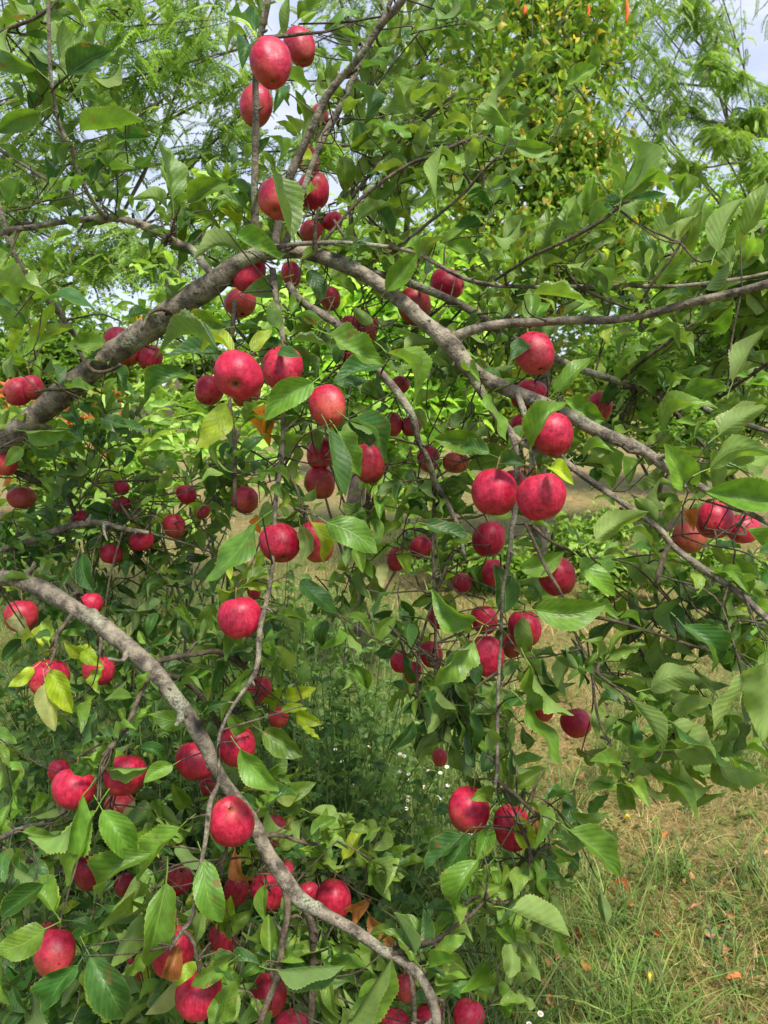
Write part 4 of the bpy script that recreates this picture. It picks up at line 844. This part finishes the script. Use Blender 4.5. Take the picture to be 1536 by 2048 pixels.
# ------------------------------------------------------------------ ground
def dryness(x, y):
    return .5 + .5 * np.sin(x * 1.7 + 1.1 * np.sin(y * .9) + .4) * np.sin(y * 1.3 + .8 * np.sin(x * 1.1)) 
def ground_mat():
    m, t = newmat('meadow_soil'); Lk = t.links.new
    geo = N(t, 'ShaderNodeNewGeometry'); p = geo.outputs['Position']
    a = noise(t, p, .9, 5, .6); b_ = noise(t, p, 7, 5, .65); c = noise(t, p, 60, 4, .6); d = noise(t, p, .16, 3)
    straw = mix(t, ramp(t, b_, [(.35, 0.0), (.65, 1.0)]), lin(112, 96, 56), lin(158, 134, 84))
    green = mix(t, ramp(t, c, [(.35, 0.0), (.65, 1.0)]), lin(72, 84, 36), lin(122, 132, 64))
    sxx = N(t, 'ShaderNodeSeparateXYZ'); Lk(p, sxx.inputs[0])
    leftg = math_(t, 'MULTIPLY', ramp(t, math_(t, 'ADD', math_(t, 'MULTIPLY', sxx.outputs[0], -.35), .5), [(.35, 0.0), (.75, 1.0)]), math_(t, 'LESS_THAN', sxx.outputs[1], 6.5))
    f = ramp(t, math_(t, 'ADD', math_(t, 'MULTIPLY', a, .6), math_(t, 'ADD', math_(t, 'MULTIPLY', d, .5), leftg)), [(.46, 0.0), (.7, .9)])
    col = mix(t, f, straw, green)
    col = mix(t, ramp(t, c, [(.3, .7), (.47, 0.0)]), col, lin(60, 46, 30))
    pr = N(t, 'ShaderNodeBsdfPrincipled', inp={'Roughness': .95}); Lk(col, pr.inputs[0])
    bp = N(t, 'ShaderNodeBump', inp={'Strength': .8, 'Distance': .02}); Lk(math_(t, 'ADD', c, b_), bp.inputs['Height']); Lk(bp.outputs[0], pr.inputs['Normal'])
    o = N(t, 'ShaderNodeOutputMaterial'); Lk(pr.outputs[0], o.inputs[0]); return m
def gh(x, y): return .03 * np.sin(x * .9 + .3) * np.sin(y * .7) + .012 * np.sin(x * 3.1) * np.sin(y * 2.7 + 1) 
g = np.concatenate([-np.geomspace(300, 8, 14), np.linspace(-7, 7, 57), np.geomspace(8, 300, 14)]); gy = np.concatenate([-np.geomspace(100, 4, 8), np.linspace(-3, 14, 69), np.geomspace(15, 400, 18)])
GX, GY = np.meshgrid(g, gy); V = np.stack([GX, GY, gh(GX, GY) * (np.abs(GY) < 40)], -1).reshape(-1, 3); nx = len(g)
Fg = np.array([(i * nx + j, i * nx + j + 1, (i + 1) * nx + j + 1, (i + 1) * nx + j) for i in range(len(gy) - 1) for j in range(nx - 1)])
obj('ground', rawmesh('ground', V, Fg, ground_mat()), None, kind='structure')

def ground_pts(n, ymin, ymax, margin=120, xr=None):
    """random points on the ground inside the camera's wedge, denser near the camera"""
    y = ymin * (ymax / ymin) ** rng.random(n); hw = (768 + margin) / F_PX * (y * 1.08 + .25)
    x = rng.uniform(-1, 1, n) * hw
    if xr is not None: k = (x / hw * (768 + margin) + 768 > xr[0]) & (x / hw * (768 + margin) + 768 < xr[1]); x, y = x[k], y[k]
    return np.stack([x, y, gh(x, y)], -1)
def blade_t(w_, bend, seg=3):
    V = []; F = []
    for i in range(seg + 1):
        t = i / seg; ww = w_ * (1 - t) ** .6 if t < 1 else w_ * .04
        V += [(-ww, t * (1 - .3 * bend * t), bend * t * t), (ww, t * (1 - .3 * bend * t), bend * t * t)]
        if i: k = 2 * i; F.append((k - 2, k - 1, k + 1, k))
    return np.array(V), np.array(F), np.zeros((len(V), 2))
TB = [blade_t(.014, .25), blade_t(.011, .6), blade_t(.016, .9), blade_t(.009, .4)]
def grass(name, pts, hmin, hmax, cols, lay, label):
    bag = Bag(); n = len(pts)
    for k in range(4):
        q = pts[k::4]; m = len(q); a = rng.uniform(0, 6.28, m); tilt = np.abs(rng.normal(lay, .35, m))
        Y = np.stack([np.cos(a) * tilt, np.sin(a) * tilt, np.ones(m)], 1)
        Z = np.stack([np.cos(a), np.sin(a), -tilt], 1) + rng.normal(0, .3, (m, 3))
        c = cols[rng.integers(0, len(cols), m)] * rng.uniform(.7, 1.25, (m, 1))
        scatter(bag, TB[k], q - [0, 0, .004], Y, Z, rng.uniform(hmin, hmax, m), c)
    bag.build(name, M_GRASS, None, np.zeros(3), kind='stuff', label=label)
STRAW = np.array([lin(180, 154, 98), lin(152, 128, 78), lin(204, 180, 126), lin(132, 110, 68), lin(150, 140, 78), lin(116, 124, 56)])
GREEN = np.array([lin(92, 122, 46), lin(110, 140, 56), lin(74, 102, 40), lin(132, 150, 72), lin(104, 118, 52)])
pt = ground_pts(120000, 1.35, 9, 160)
sx = pt[:, 0] / (pt[:, 1] * 1.08) * F_PX + 768
dry = dryness(pt[:, 0] * 1.6, pt[:, 1] * 1.6) + .5 * np.clip((sx - 800) / 500, -1, .6) + rng.normal(0, .22, len(pt))
isd = dry > .52
grass('dry_grass', pt[isd], .035, .13, STRAW, 1.1, 'short straw coloured dry grass over the ground at the right')
grass('green_grass', pt[~isd], .05, .17, GREEN, .45, 'green grass blades mixed into the meadow')
pt = ground_pts(12000, 1.35, 4.2, 100, (330, 1010)); grass('tall_grass', pt, .16, .42, GREEN, .35, 'tall green grass under the apple boughs')
pt = ground_pts(42000, 4.5, 22, 60); k_ = (pt[:, 0] > -.2) | (rng.random(len(pt)) < .6)
grass('distant_dry_grass', pt[k_], .07, .24, np.vstack([STRAW, GREEN[:2]]), .8, 'dry straw and green grass farther back in the meadow')
tuft = []
for _ in range(70):
    c = ground_pts(1, 1.4, 5, 60)[0]
    if c[0] > .1: tuft.append(c + np.stack([rng.normal(0, .05, 70), rng.normal(0, .05, 70), np.zeros(70)], -1))
grass('grass_tufts', np.concatenate(tuft), .10, .26, GREEN, .45, 'loose green tufts standing in the dry grass')
# low clover-like cover
bag = Bag(); pt = ground_pts(5000, 1.35, 5, 100); m = len(pt); a = rng.uniform(0, 6.28, m)
scatter(bag, TM[0], pt + [0, 0, .02], np.stack([np.cos(a), np.sin(a), np.full(m, .3)], 1), np.tile([0, 0, 1.0], (m, 1)) + rng.normal(0, .2, (m, 3)), rng.uniform(.018, .05, m), GREEN[rng.integers(0, 5, m)] * rng.uniform(.6, 1.1, (m, 1)))
bag.build('ground_weeds', M_FAR, None, np.zeros(3), kind='stuff', label='low broad leaved weeds between the grass')
# dried leaf litter
LIT = np.array([lin(170, 120, 78), lin(140, 92, 62), lin(176, 138, 84), lin(120, 88, 72), lin(168, 136, 110)])
bag = Bag(); pt = ground_pts(420, 1.35, 7, 100); m = len(pt); a = rng.uniform(0, 6.28, m)
for k in range(4):
    q = pt[k::4]; n = len(q); aa = a[k::4]
    scatter(bag, TM[k], q + [0, 0, 1] * rng.uniform(.015, .05, (n, 1)), np.stack([np.cos(aa), np.sin(aa), rng.normal(0, .3, n)], 1), np.tile([0, 0, 1.0], (n, 1)) + rng.normal(0, .4, (n, 3)), rng.uniform(.02, .05, n), LIT[rng.integers(0, 5, n)] * rng.uniform(.7, 1.1, (n, 1)))
bag.build('leaf_litter', M_LITTER, None, np.zeros(3), kind='stuff', label='small dried leaves scattered through the grass')
FL = [(1317,1703,.05,'orange','upper of the bright ones on the bare patch'),(1242,1812,.05,'orange','beside a green tuft right of the pale hanging leaves'),(1376,1850,.045,'salmon','narrow and upright among the matted straw'),(1312,1905,.04,'orange','small, halfway down the right side'),(1382,1636,.06,'brown','large, curled, highest on the right'),(1155,1910,.06,'brown','pale and cupped, below the pale hanging leaves'),(1172,1965,.05,'orange','upright and thin near the bottom'),(1085,2005,.055,'brown','flat, near the fleabane by the bottom apples'),(1106,2037,.05,'salmon','at the very bottom beside the daisies'),(1252,1671,.03,'yellow','tiny, right of the dark tip of a hanging twig'),(1300,1993,.035,'yellow','tiny, low in the green grass'),(1465,1998,.05,'orange','nearest the lower right corner'),(1192,1842,.05,'grey','papery, between the pale hanging leaves and the orange one'),(1424,1912,.045,'salmon','slender, beside a three leaved weed'),(1256,1850,.035,'orange','lying under a tuft left of the salmon one'),(1120,1946,.05,'brown','half buried under grass blades')]
LC = {'orange': lin(196, 118, 62), 'salmon': lin(184, 126, 98), 'brown': lin(150, 102, 72), 'yellow': lin(222, 186, 60), 'grey': lin(168, 152, 142)}
for k, (px, py, l, cn, tx) in enumerate(FL):
    c = ground_at(px, py); c[2] = gh(c[0], c[1]) + .035; a = rng.uniform(0, 6.28); dr = np.array([math.cos(a), math.sin(a), rng.normal(0, .2)])
    b = Bag(); put(b, TA[k], c - dr * l / 2, c + dr * l / 2, [rng.normal(0, .4), -.3, 1], LC[cn], .9, 1.6)
    b.build('fallen_leaf', M_LITTER, None, c, label='%s fallen leaf, %s' % (cn, tx), category='fallen leaf', group='fallen leaves on the grass')

# ------------------------------------------------------------------ background trees
def crown(name, label, cat, base, blobs, T, nleaf, size, cols, hang, trunk_r, group=None, mat=None, nb=5, trunk_mat=None, clump=.35, fork=.45, lean=None, zup=1.0):
    """blobs: (px, py, dist, radius px); trunk at base; leaves gather in clumps inside each blob"""
    root = thing(name, base, label, cat, group); tb = Bag(); cb = Bag(); mat = mat or M_FAR
    cen = [P(x, y, d) for x, y, d, r in blobs]; top = np.mean(cen, axis=0); top[2] = max(top[2], base[2] + .5)
    if lean is not None: top = np.array(lean)
    f1 = base + (top - base) * fork
    tube(tb, [base - [0, 0, .1], base + (f1 - base) * .5 + rng.normal(0, .04, 3), f1, base + (top - base) * .85], [trunk_r * 1.2, trunk_r, trunk_r * .8, trunk_r * .35], 10, 16, .05)
    per = nleaf // len(blobs); ends = []
    for (x, y, d, r), c in zip(blobs, cen):
        Rw = r * d / F_PX; s0 = base + (top - base) * rng.uniform(fork, .85)
        bend = (s0 + c) / 2 + rng.normal(0, .16 * np.linalg.norm(c - s0), 3) * [1, .6, 1] + [0, 0, .12]
        w1 = tube(tb, [s0, bend, c, c + (c - bend) * .5], [trunk_r * .4, trunk_r * .28, trunk_r * .16, trunk_r * .06], 6, 14, .05)
        for _ in range(nb):
            q = w1[int(rng.integers(4, 13))]; e = c + rng.normal(0, .55 * Rw, 3) * [1, .8, .8]
            w2 = tube(tb, [q, (q + e) / 2 + rng.normal(0, .06 * Rw, 3) + [0, 0, .05 * Rw], e], [trunk_r * .14, trunk_r * .08, trunk_r * .04], 5, 8)
            ends.append((w2, Rw))
    m_per = max(1, nleaf // max(1, len(ends)))
    for w2, Rw in ends:
        t = rng.integers(2, 8, m_per); pos = w2[t] + rng.normal(0, clump * Rw, (m_per, 3)) * [1, 1, .6]
        k4 = rng.integers(0, len(T), m_per); a = rng.uniform(0, 6.28, m_per); out_ = np.stack([np.cos(a), np.sin(a), np.full(m_per, hang)], 1) + rng.normal(0, .25, (m_per, 3))
        zz = rng.normal(0, .45, (m_per, 3)) + [0, 0, zup]; tone = rng.uniform(.85, 1.15)
        col = cols[rng.integers(0, len(cols), m_per)] * rng.uniform(.75, 1.25, (m_per, 1)) * tone
        for q in range(len(T)):
            s = k4 == q; scatter(cb, T[q], pos[s], out_[s], zz[s], size * rng.uniform(.7, 1.2, s.sum()), col[s])
    tb.build('trunk', trunk_mat or M_TRUNK, root); cb.build('crown', mat, root)
    return root
LOC = np.array([lin(122, 156, 66), lin(138, 170, 80), lin(106, 140, 58), lin(152, 178, 96)])
YEL = np.array([lin(136, 166, 58), lin(114, 150, 52), lin(156, 180, 70), lin(96, 134, 48), lin(122, 156, 56), lin(104, 140, 52), lin(168, 158, 58)])
DRK = np.array([lin(104, 138, 54), lin(124, 158, 62), lin(90, 124, 52)])
BRT = np.array([lin(128, 162, 66), lin(110, 146, 58), lin(148, 176, 84)])
def gp(px, d, z=0.0): p = P(px, 780, d); return np.array([p[0], p[1], z])
crown('locust_tree', 'feathery leaved locust tree with drooping fronds filling the upper left sky', 'tree', gp(-420, 5.6),
      [(60,60,4.4,170),(250,30,4.2,150),(390,90,4.6,120),(100,230,4.6,140),(290,150,4.4,90),(440,270,4.8,70),(40,400,4.6,110),(180,300,4.5,60),(160,500,4.4,60),(330,520,4.3,55),(430,480,4.4,50),(40,540,4.5,60),(420,-60,4.5,170),(140,-120,4.5,190),(600,300,5.2,60),(560,120,5.0,60)],
      TF, 3300, .19, LOC, -.35, .04, nb=9, lean=P(-60, 60, 5.0), clump=.25)
crown('locust_tree', 'tall locust tree with airy fronds against the sky at the upper right', 'tree', gp(1750, 8.2),
      [(1310,40,6.8,100),(1400,0,6.6,50),(1200,100,6.8,120),(1250,210,6.8,90),(1330,150,6.6,45),(1420,120,6.6,25),(1480,150,6.7,22),(1300,300,6.7,60),(1450,270,6.6,35),(1520,230,6.8,30),(1380,330,6.7,30),(1180,360,6.9,100),(1100,60,7.0,130),(1240,-60,7,150),(1400,-140,6.8,100),(1520,340,6.8,30)],
      TF, 2700, .19, LOC, -.45, .03, nb=7, lean=P(1330, -160, 7.2), clump=.24)
crown('locust_tree', 'locust crown behind the upper boughs, greyer green, above the top centre', 'tree', gp(700, 9.0),
      [(700,60,7.6,110),(800,90,7.6,120),(880,60,7.6,130),(760,230,7.6,90),(860,200,7.6,110),(960,150,7.6,120),(800,330,7.6,90),(900,330,7.8,110),(720,-60,7.8,130)],
      TF, 1500, .26, LOC * .9, -.5, .10, nb=8, clump=.24)
pear = crown('wild_pear_tree', 'yellow green wild pear tree with small fruits, standing behind the boughs right of centre', 'tree', gp(1090, 6.6),
      [(1040,40,5.6,150),(1150,30,5.4,130),(960,120,5.6,120),(1080,140,5.4,120),(1180,130,5.6,90),(1000,240,5.5,120),(1120,260,5.3,120),(1200,300,5.5,90),(1060,360,5.4,120),(1170,400,5.3,100),(980,400,5.6,120),(1100,480,5.3,120),(1220,480,5.5,90),(1150,560,5.4,90),(1080,-60,5.6,150),(900,300,5.9,100),(1260,420,5.7,70)],
      TM, 10000, .078, YEL, -.9, .07, nb=8, clump=.30, zup=.5)
b = Bag()
for _ in range(46):
    x, y = rng.choice([(1120, 60), (1150, 100), (1180, 280), (1100, 90), (1150, 300)]) + rng.normal(0, 35, 2); c = P(x, y, rng.uniform(5.0, 5.4))
    tube(b, [c + [0, 0, .04], c + [0, 0, .016]], [.0015, .0015], 4, 3); tube(b, [c + [0, 0, .018], c + [0, 0, .012], c, c - [0, 0, .012], c - [0, 0, .018]], [.003, .010, .013, .010, .003], 7, 6)
b.build('fruit', plain('wild_pear_skin', lin(168, 158, 58), .5, 30, .2), pear, kind='stuff', label='many small yellow green fruits hanging in clusters')
for k, (x, y, d, l, tx) in enumerate([(1175, 22, 5.0, .07, 'left one at the top right of the pear tree'), (1252, 24, 5.0, .13, 'longest one, at the top right'), (1103, 482, 4.8, .045, 'small one halfway down the pear tree'), (1048, 20, 5.0, .05, 'small one near the top edge')]):
    c = P(x, y, d); b = Bag(); tube(b, [c + [0, 0, l / 2], c + [.01, .004, 0], c - [0, 0, l / 2]], [.010, .013, .007], 5, 6, .2)
    b.build('ribbon', plain('orange_ribbon', lin(235, 110, 40), .7, 60, .1), None, c, label='orange ribbon tied in the foliage, ' + tx, category='ribbon', group='orange ribbons in the pear tree')
LOC = LOC * 1.1; BRT = BRT * 1.25; YEL = YEL * 1.15
# shrubs and small trees of the middle distance
def bush(name, label, px, d, blobs, T, n, size, cols, tr=.03, hang=-.1, mat=None, clump=.33, group='shrubs behind the apple tree', nb=7, zup=1.0):
    return crown(name, label, 'shrub' if 'shrub' in name else 'tree', gp(px, d), blobs, T, n, size, cols, hang, tr, group, mat, nb, None, clump, .12, None, zup)
bush('broadleaf_shrub', 'dark round shrub at the left edge under the sky gap', 110, 9.0, [(40,640,8.6,110),(120,680,8.4,100),(200,710,8.4,80),(60,740,8.2,110),(160,770,8.4,90),(0,560,8.8,90)], TM, 5200, .11, DRK)
bush('broadleaf_shrub', 'lighter shrub left of the thick limb, beyond the sapling stems', 240, 13.0, [(240,700,12.6,70),(300,730,12.6,60),(200,740,12.4,70)], TM, 1600, .15, BRT)
bush('leafy_sapling', 'pale green sapling behind the apex of the thick limb, seen against the sky', 400, 3.3, [(330,610,3.2,60),(400,590,3.2,60),(450,650,3.2,70),(420,400,3.3,40),(470,430,3.3,40),(380,660,3.2,60),(520,640,3.2,60)], TL, 420, .11, BRT, .012, .3, M_WEED, .45)
bush('leafy_sapling', 'bright green bushy sapling in the gap under the top of the arch', 700, 4.2, [(640,680,4.0,110),(740,640,4.0,110),(820,700,4.0,110),(700,780,3.9,110),(860,620,4.2,100),(800,820,3.9,110),(620,820,3.9,110),(900,760,4.2,90)], TM, 3200, .10, BRT * 1.15, .02)
bush('leafy_sapling', 'slender sapling with long leaves standing before the sandy field', 335, 3.3, [(300,840,3.1,90),(380,860,3.0,90),(460,840,3.1,90),(340,930,2.9,100),(450,930,2.9,90),(520,900,3.1,90),(240,920,3.0,80)], TL, 420, .13, BRT * .9, .011, .0, M_WEED, .4)
bush('leafy_sapling', 'slender sapling with lance leaves behind the left thicket of apples', 190, 3.0, [(120,930,2.9,90),(200,990,2.8,90),(60,880,3.0,90),(270,1040,2.7,100),(130,1060,2.7,100)], TL, 560, .12, BRT * .75, .011, .0, M_WEED, .4)
bush('red_leaved_shrub', 'low shrub with reddish leaves near the left edge', 120, 4.2, [(60,830,4.0,60),(120,870,4.0,60),(200,850,4.0,50),(40,900,3.8,60)], TM, 700, .07, np.array([lin(186, 84, 60), lin(120, 140, 56), lin(206, 120, 80), lin(134, 150, 60)]), .012)
bush('hedge_shrub', 'dark shrub under the pear tree, left part of the dark thicket', 1080, 8.5, [(980,640,8.2,110),(1080,700,8.2,110),(1000,760,8.0,100),(1120,780,8.0,100),(940,700,8.2,90),(900,800,8,90),(1020,850,7.6,60),(1120,850,7.6,60)], TM, 5600, .10, YEL * .75, .04)
bush('hedge_shrub', 'dark shrub of the thicket behind the long right hand branch', 1320, 9.5, [(1200,680,9.2,120),(1300,700,9.0,120),(1400,720,9.0,120),(1240,780,9,100),(1350,800,8.8,100),(1450,800,8.8,100),(1500,700,9,110),(1220,850,8.4,60),(1320,870,8.2,60),(1420,860,8.4,70),(1510,850,8.4,70)], TM, 7200, .11, DRK, .05)
bush('round_tree', 'sunlit yellow green round tree right of the pear tree, below the sky', 1400, 13, [(1340,500,12.4,110),(1420,450,12.4,110),(1500,480,12.4,110),(1380,560,12.2,120),(1480,590,12,130),(1290,580,12.4,110),(1540,420,12.6,120),(1420,660,12.2,110),(1260,500,12.8,80)], TM, 9000, .16, BRT, .10)
bush('round_tree', 'broad green tree cut by the right edge behind the leafy boughs', 1680, 9, [(1560,560,8.6,140),(1600,680,8.6,140),(1540,640,8.4,110),(1650,480,8.8,140)], TM, 4500, .12, DRK * 1.3, .07)
bush('round_tree', 'distant mid green tree behind the centre of the boughs', 780, 16, [(620,560,15,110),(720,520,15,120),(820,560,15,120),(900,620,15,100),(680,640,15,100),(860,480,15,110),(560,640,15,70),(950,520,15,110)], TM, 6500, .2, BRT * .85, .12)
bush('round_tree', 'distant dark tree low on the horizon behind the sandy field', 470, 40, [(380,740,38,40),(440,735,38,40),(500,725,38,50),(560,720,38,60),(320,745,38,30)], TM, 2600, .5, DRK, .2)
bush('round_tree', 'far off tree on the horizon at the left behind the roof', 60, 45, [(-40,720,44,60),(60,735,44,50),(140,740,44,40),(220,745,44,35)], TM, 2600, .55, DRK * 1.1, .2)
# far woodland that closes the horizon
bag = Bag(); m = 24000; x = rng.uniform(-75, 75, m); hgt = 4.0 + 1.8 * np.sin(x * .35) + 1.0 * np.sin(x * 1.1 + 2) + np.where(x > 0, 2.2, -1.8)
pos = np.stack([x, 62 + rng.normal(0, 3.0, m), np.abs(rng.random(m)) ** .7 * hgt], 1); a = rng.uniform(0, 6.28, m)
scatter(bag, TM[1], pos, np.stack([np.cos(a), np.sin(a), rng.normal(0, .5, m)], 1), rng.normal(0, .6, (m, 3)) + [0, -.4, .8], rng.uniform(.7, 1.3, m), (DRK * 1.1)[rng.integers(0, 3, m)] * rng.uniform(.8, 1.3, (m, 1)))
bag.build('far_woodland', M_FAR, None, np.array([0, 62.0, 0]), kind='stuff', label='far wood along the horizon')
for px, d, tx in [(1010, 6.4, 'left of the dry clearing'), (1130, 7.0, 'at the back of the dry clearing'), (1250, 6.2, 'behind the long right hand fruit branch'), (1380, 6.8, 'before the dark thicket on the right'), (1500, 6.0, 'near the right edge'), (930, 6.6, 'behind the smallest central apples'), (860, 7.4, 'behind the drooping branch'), (1190, 8.0, 'farthest back in the clearing')]:
    q = P(px, 780, d); py_ = proj([q[0], q[1], .12])[1]
    bush('low_shrub', 'low bright green scrub growing ' + tx, px, d, [(px, py_ - 20, d, 45), (px + 50, py_, d, 40), (px - 45, py_ + 4, d, 36)], TM, 700, .09, BRT * .8, .015, group='low scrub at the edge of the clearing')
# shed roof glimpsed beyond the limb
c = gp(262, 30); sh = thing('shed', c, 'small grey shed far behind the thick limb, only its pale roof and post showing', 'shed')
def boxbag(b, c, s):
    c = np.array(c, float); s = np.array(s, float) / 2; v = np.array([[i, j, k] for i in (-1, 1) for j in (-1, 1) for k in (-1, 1)]) * s + c
    b.add(v, [(0, 1, 3, 2), (4, 6, 7, 5), (0, 4, 5, 1), (2, 3, 7, 6), (0, 2, 6, 4), (1, 5, 7, 3)])
b = Bag(); boxbag(b, c + [0, .5, 1.0], (2.4, 1.8, 2.0)); b.build('wall', plain('grey_boards', lin(110, 100, 90), .8, 6, .2), sh, smooth=False)
b = Bag(); n0 = c + [0, .5, 2.0]; v = np.array([[-1.5, -1.3, 0], [1.5, -1.3, 0], [1.5, 0, .7], [-1.5, 0, .7], [-1.5, 1.3, 0], [1.5, 1.3, 0]]); v = np.vstack([v, v - [0, 0, .08]]) + n0
b.add(v, [(0, 1, 2, 3), (3, 2, 5, 4), (6, 9, 8, 7), (9, 10, 11, 8), (0, 6, 7, 1), (4, 5, 11, 10)]); b.build('roof', plain('roof_metal', lin(200, 202, 208), .4, 4, .08), sh, smooth=False)

# ------------------------------------------------------------------ undergrowth: plants with stems and leaves
def plant(name, label, px, d, h, nst, T, nl, ll, cols, group, spread=.18, mat=None, stem=None, erect=.7, mat_stem=None, py=None, flowers=0, cat='plant'):
    base = ground_at(px, py) if py else gp(px, d); base[2] = gh(base[0], base[1])
    root = thing(name, base, label, cat, group); sb = Bag(); lb = Bag(); heads = []
    for s in range(nst):
        b0 = base + np.append(rng.normal(0, spread * .35, 2), 0); hh = h * rng.uniform(.6, 1.1); tp = b0 + np.array([rng.normal(0, spread), rng.normal(0, spread), hh])
        c = tube(sb, [b0, (b0 + tp) / 2 + rng.normal(0, spread * .12, 3), tp], [.0028, .0022, .0010], 5, 12); heads.append((c[-1], c[-3]))
        for i in range(nl):
            t = .12 + .86 * (i + rng.random() * .5) / nl; p = c[min(11, int(t * 11.9))]; a = i * 2.4 + rng.normal(0, .3)
            dr = np.array([math.cos(a), math.sin(a), erect * rng.uniform(-.2, 1)]); dr /= np.linalg.norm(dr); l = ll * rng.uniform(.6, 1.1) * (1.15 - .6 * t)
            put(lb, T[int(rng.integers(len(T)))], p, p + dr * l, np.array([0, 0, 1]) + rng.normal(0, .25, 3) - FW * .25, cols[int(rng.integers(len(cols)))] * rng.uniform(.75, 1.25))
            if flowers and i >= nl - 4:
                e = p + dr * l * .6 + [0, 0, h * .08]; tube(sb, [p, (p + e) / 2, e], [.001, .0009, .0007], 4, 4); heads.append((e, p))
    sb.build('stem', mat_stem or M_STEMG, root); lb.build('foliage', mat or M_WEED, root)
    if flowers:
        for (e, q) in heads[:flowers]:
            pb = Bag(); up = (e - q) / (np.linalg.norm(e - q) + 1e-9) * .4 + np.array([0, 0, 1]) - FW * .5; up /= np.linalg.norm(up); x = np.cross(up, [1, .2, 0]); x /= np.linalg.norm(x); y = np.cross(up, x)
            for k in range(22):
                a = k / 22 * 6.283; dr = math.cos(a) * x + math.sin(a) * y; sd = np.cross(up, dr) * .0009; r0 = e + up * .001 + dr * .0025; r1 = e + up * .002 + dr * .0072
                pb.add([r0 - sd * .6, r0 + sd * .6, r1 + sd, r1 - sd], [(0, 1, 2, 3)])
            f = pb.build('flower', M_PETAL, root)
            yb = Bag(); tube(yb, [e - up * .002, e, e + up * .0022, e + up * .003], [.0015, .0034, .0032, .001], 8, 5)
            yo = yb.build('flower_centre', M_YELLOW, None, np.array(root.location)); yo.parent = f; yo.location = (0, 0, 0)
    return root
WD = np.array([lin(72, 104, 46), lin(58, 90, 42), lin(94, 124, 54)]); WL = np.array([lin(104, 140, 66), lin(90, 128, 58), lin(122, 150, 80)])
# dark leafy shrubs low in the middle
for px, d, h, tx in [(40,2.7,1.0,'low behind the left thicket'),(130,2.8,1.05,'behind the twig fork of the left thicket'),(220,2.7,1.05,'under the wrinkled small apple'),(310,2.8,1.05,'under the small apple with a dried tip leaf'),(400,2.7,1.0,'between the thin grey branch and the dented apple'),(480,2.8,1.05,'behind the dented apple'),(570,2.9,1.0,'behind the dark crimson apple'),(660,2.9,.95,'under the long apple behind two leaves'),(340,2.4,.7,'under the grey twig of the lower limb'),(470,1.9,.55,'left of the knotted hanging stem'),(560,2.1,.75,'behind the long hanging stem'),(650,2.2,.8,'in the middle below the dark crimson apple'),(730,2.0,.6,'left of the white daisies'),(620,1.75,.42,'beside the stump of the lower limb'),(760,1.8,.38,'under the white daisies'),(700,1.62,.3,'behind the lower limb near the bottom'),(540,1.8,.35,'behind the forked lower limb'),(350,2.2,.75,'behind the smooth lower limb'),(430,2.0,.7,'behind the dead twig fork')]:
    plant('dogwood_shrub', 'dark green leafy shoots of undergrowth ' + tx, px, d, h, 18, TA[:5], 10, .09, WD, 'dark leafy undergrowth', .17, M_WEED, cat='shrub')
for px, d, h, tx in [(60,2.2,.9,'at the left edge behind the lower limb'),(160,2.1,.95,'left of the smooth lower limb'),(260,2.3,.95,'under the thin grey branch'),(30,1.8,.5,'in the bottom left corner'),(130,1.75,.42,'under the drooping leaves at the lower left'),(230,1.8,.45,'beneath the pinkish apples'),(340,1.8,.4,'below the hanging brown twig'),(420,1.7,.32,'near the bottom left of the dead twig')]:
    plant('dogwood_shrub', 'dark green leafy shoots of undergrowth ' + tx, px, d, h, 18, TA[3:9], 10, .10, WD * .9, 'dark leafy undergrowth', .18, M_WEED, cat='shrub')
for px, d, h, tx in [(300,1.62,.98,'before the left thicket, above the smooth limb'),(400,1.72,.98,'right of the smooth limb in the middle left'),(60,1.55,.62,'with lobed leaves at the left edge, lower part'),(20,1.6,.66,'with lobed leaves cut by the left edge'),(600,1.9,.72,'in the centre undergrowth'),(480,1.9,1.15,'with seed heads behind the knotted hanging stem'),(210,1.9,.6,'under the grey twig in the lower left'),(530,2.0,.95,'left of the hanging stem')]:
    plant('mugwort', 'light green mugwort with lobed leaves ' + tx, px, d, h, 5, TW, 13, .065, WL, 'mugwort plants', .10, M_WEED)
for px, d, h, tx in [(640,2.4,.95,'behind the long apple in the centre'),(720,2.3,1.0,'below the small central apples'),(690,2.6,.9,'in the sunny gap of the centre'),(780,2.6,.85,'left of the lower middle cluster'),(590,2.6,1.0,'behind the knotted stem')]:
    plant('goldenrod', 'thin leaved green weed stems ' + tx, px, d, h, 7, TL, 24, .075, WL * .85, 'thin leaved weeds', .16, M_WEED)
for px, py, h, nf, tx in [(790,1730,.44,8,'left part of the daisy drift'),(845,1720,.48,10,'middle of the daisy drift'),(895,1730,.42,8,'right part of the daisy drift, behind the pink apple'),(735,1660,.40,6,'behind the dark leaves left of the drift'),(690,1560,.36,8,'above the dark undergrowth'),(870,1880,.34,5,'in front of the drift, with a yellow centred bloom'),(960,2200,.24,4,'beside the bottom apples'),(1010,2190,.20,3,'nearest the bottom edge')]:
    plant('fleabane', 'white flowered fleabane, ' + tx, px, 0, h, max(3, nf // 2 + 1), TL, 6, .045, WL * .9, 'white fleabane flowers in the grass', .07, M_WEED, py=py, flowers=nf, erect=1.0)
for px, py, tx in [(1412,1905,'right of the salmon leaf'),(1145,1800,'beside the dark hanging leaf'),(1355,1760,'on the bare patch'),(1240,1960,'low in the grass'),(1450,1850,'toward the right edge'),(1180,1690,'under the hanging twig tip'),(1500,1760,'at the right edge')]:
    plant('broadleaf_weed', 'small three leaved green weed ' + tx, px, 0, .07, 3, TM, 4, .045, WL * .8, 'small weeds in the dry grass', .03, M_WEED, py=py)
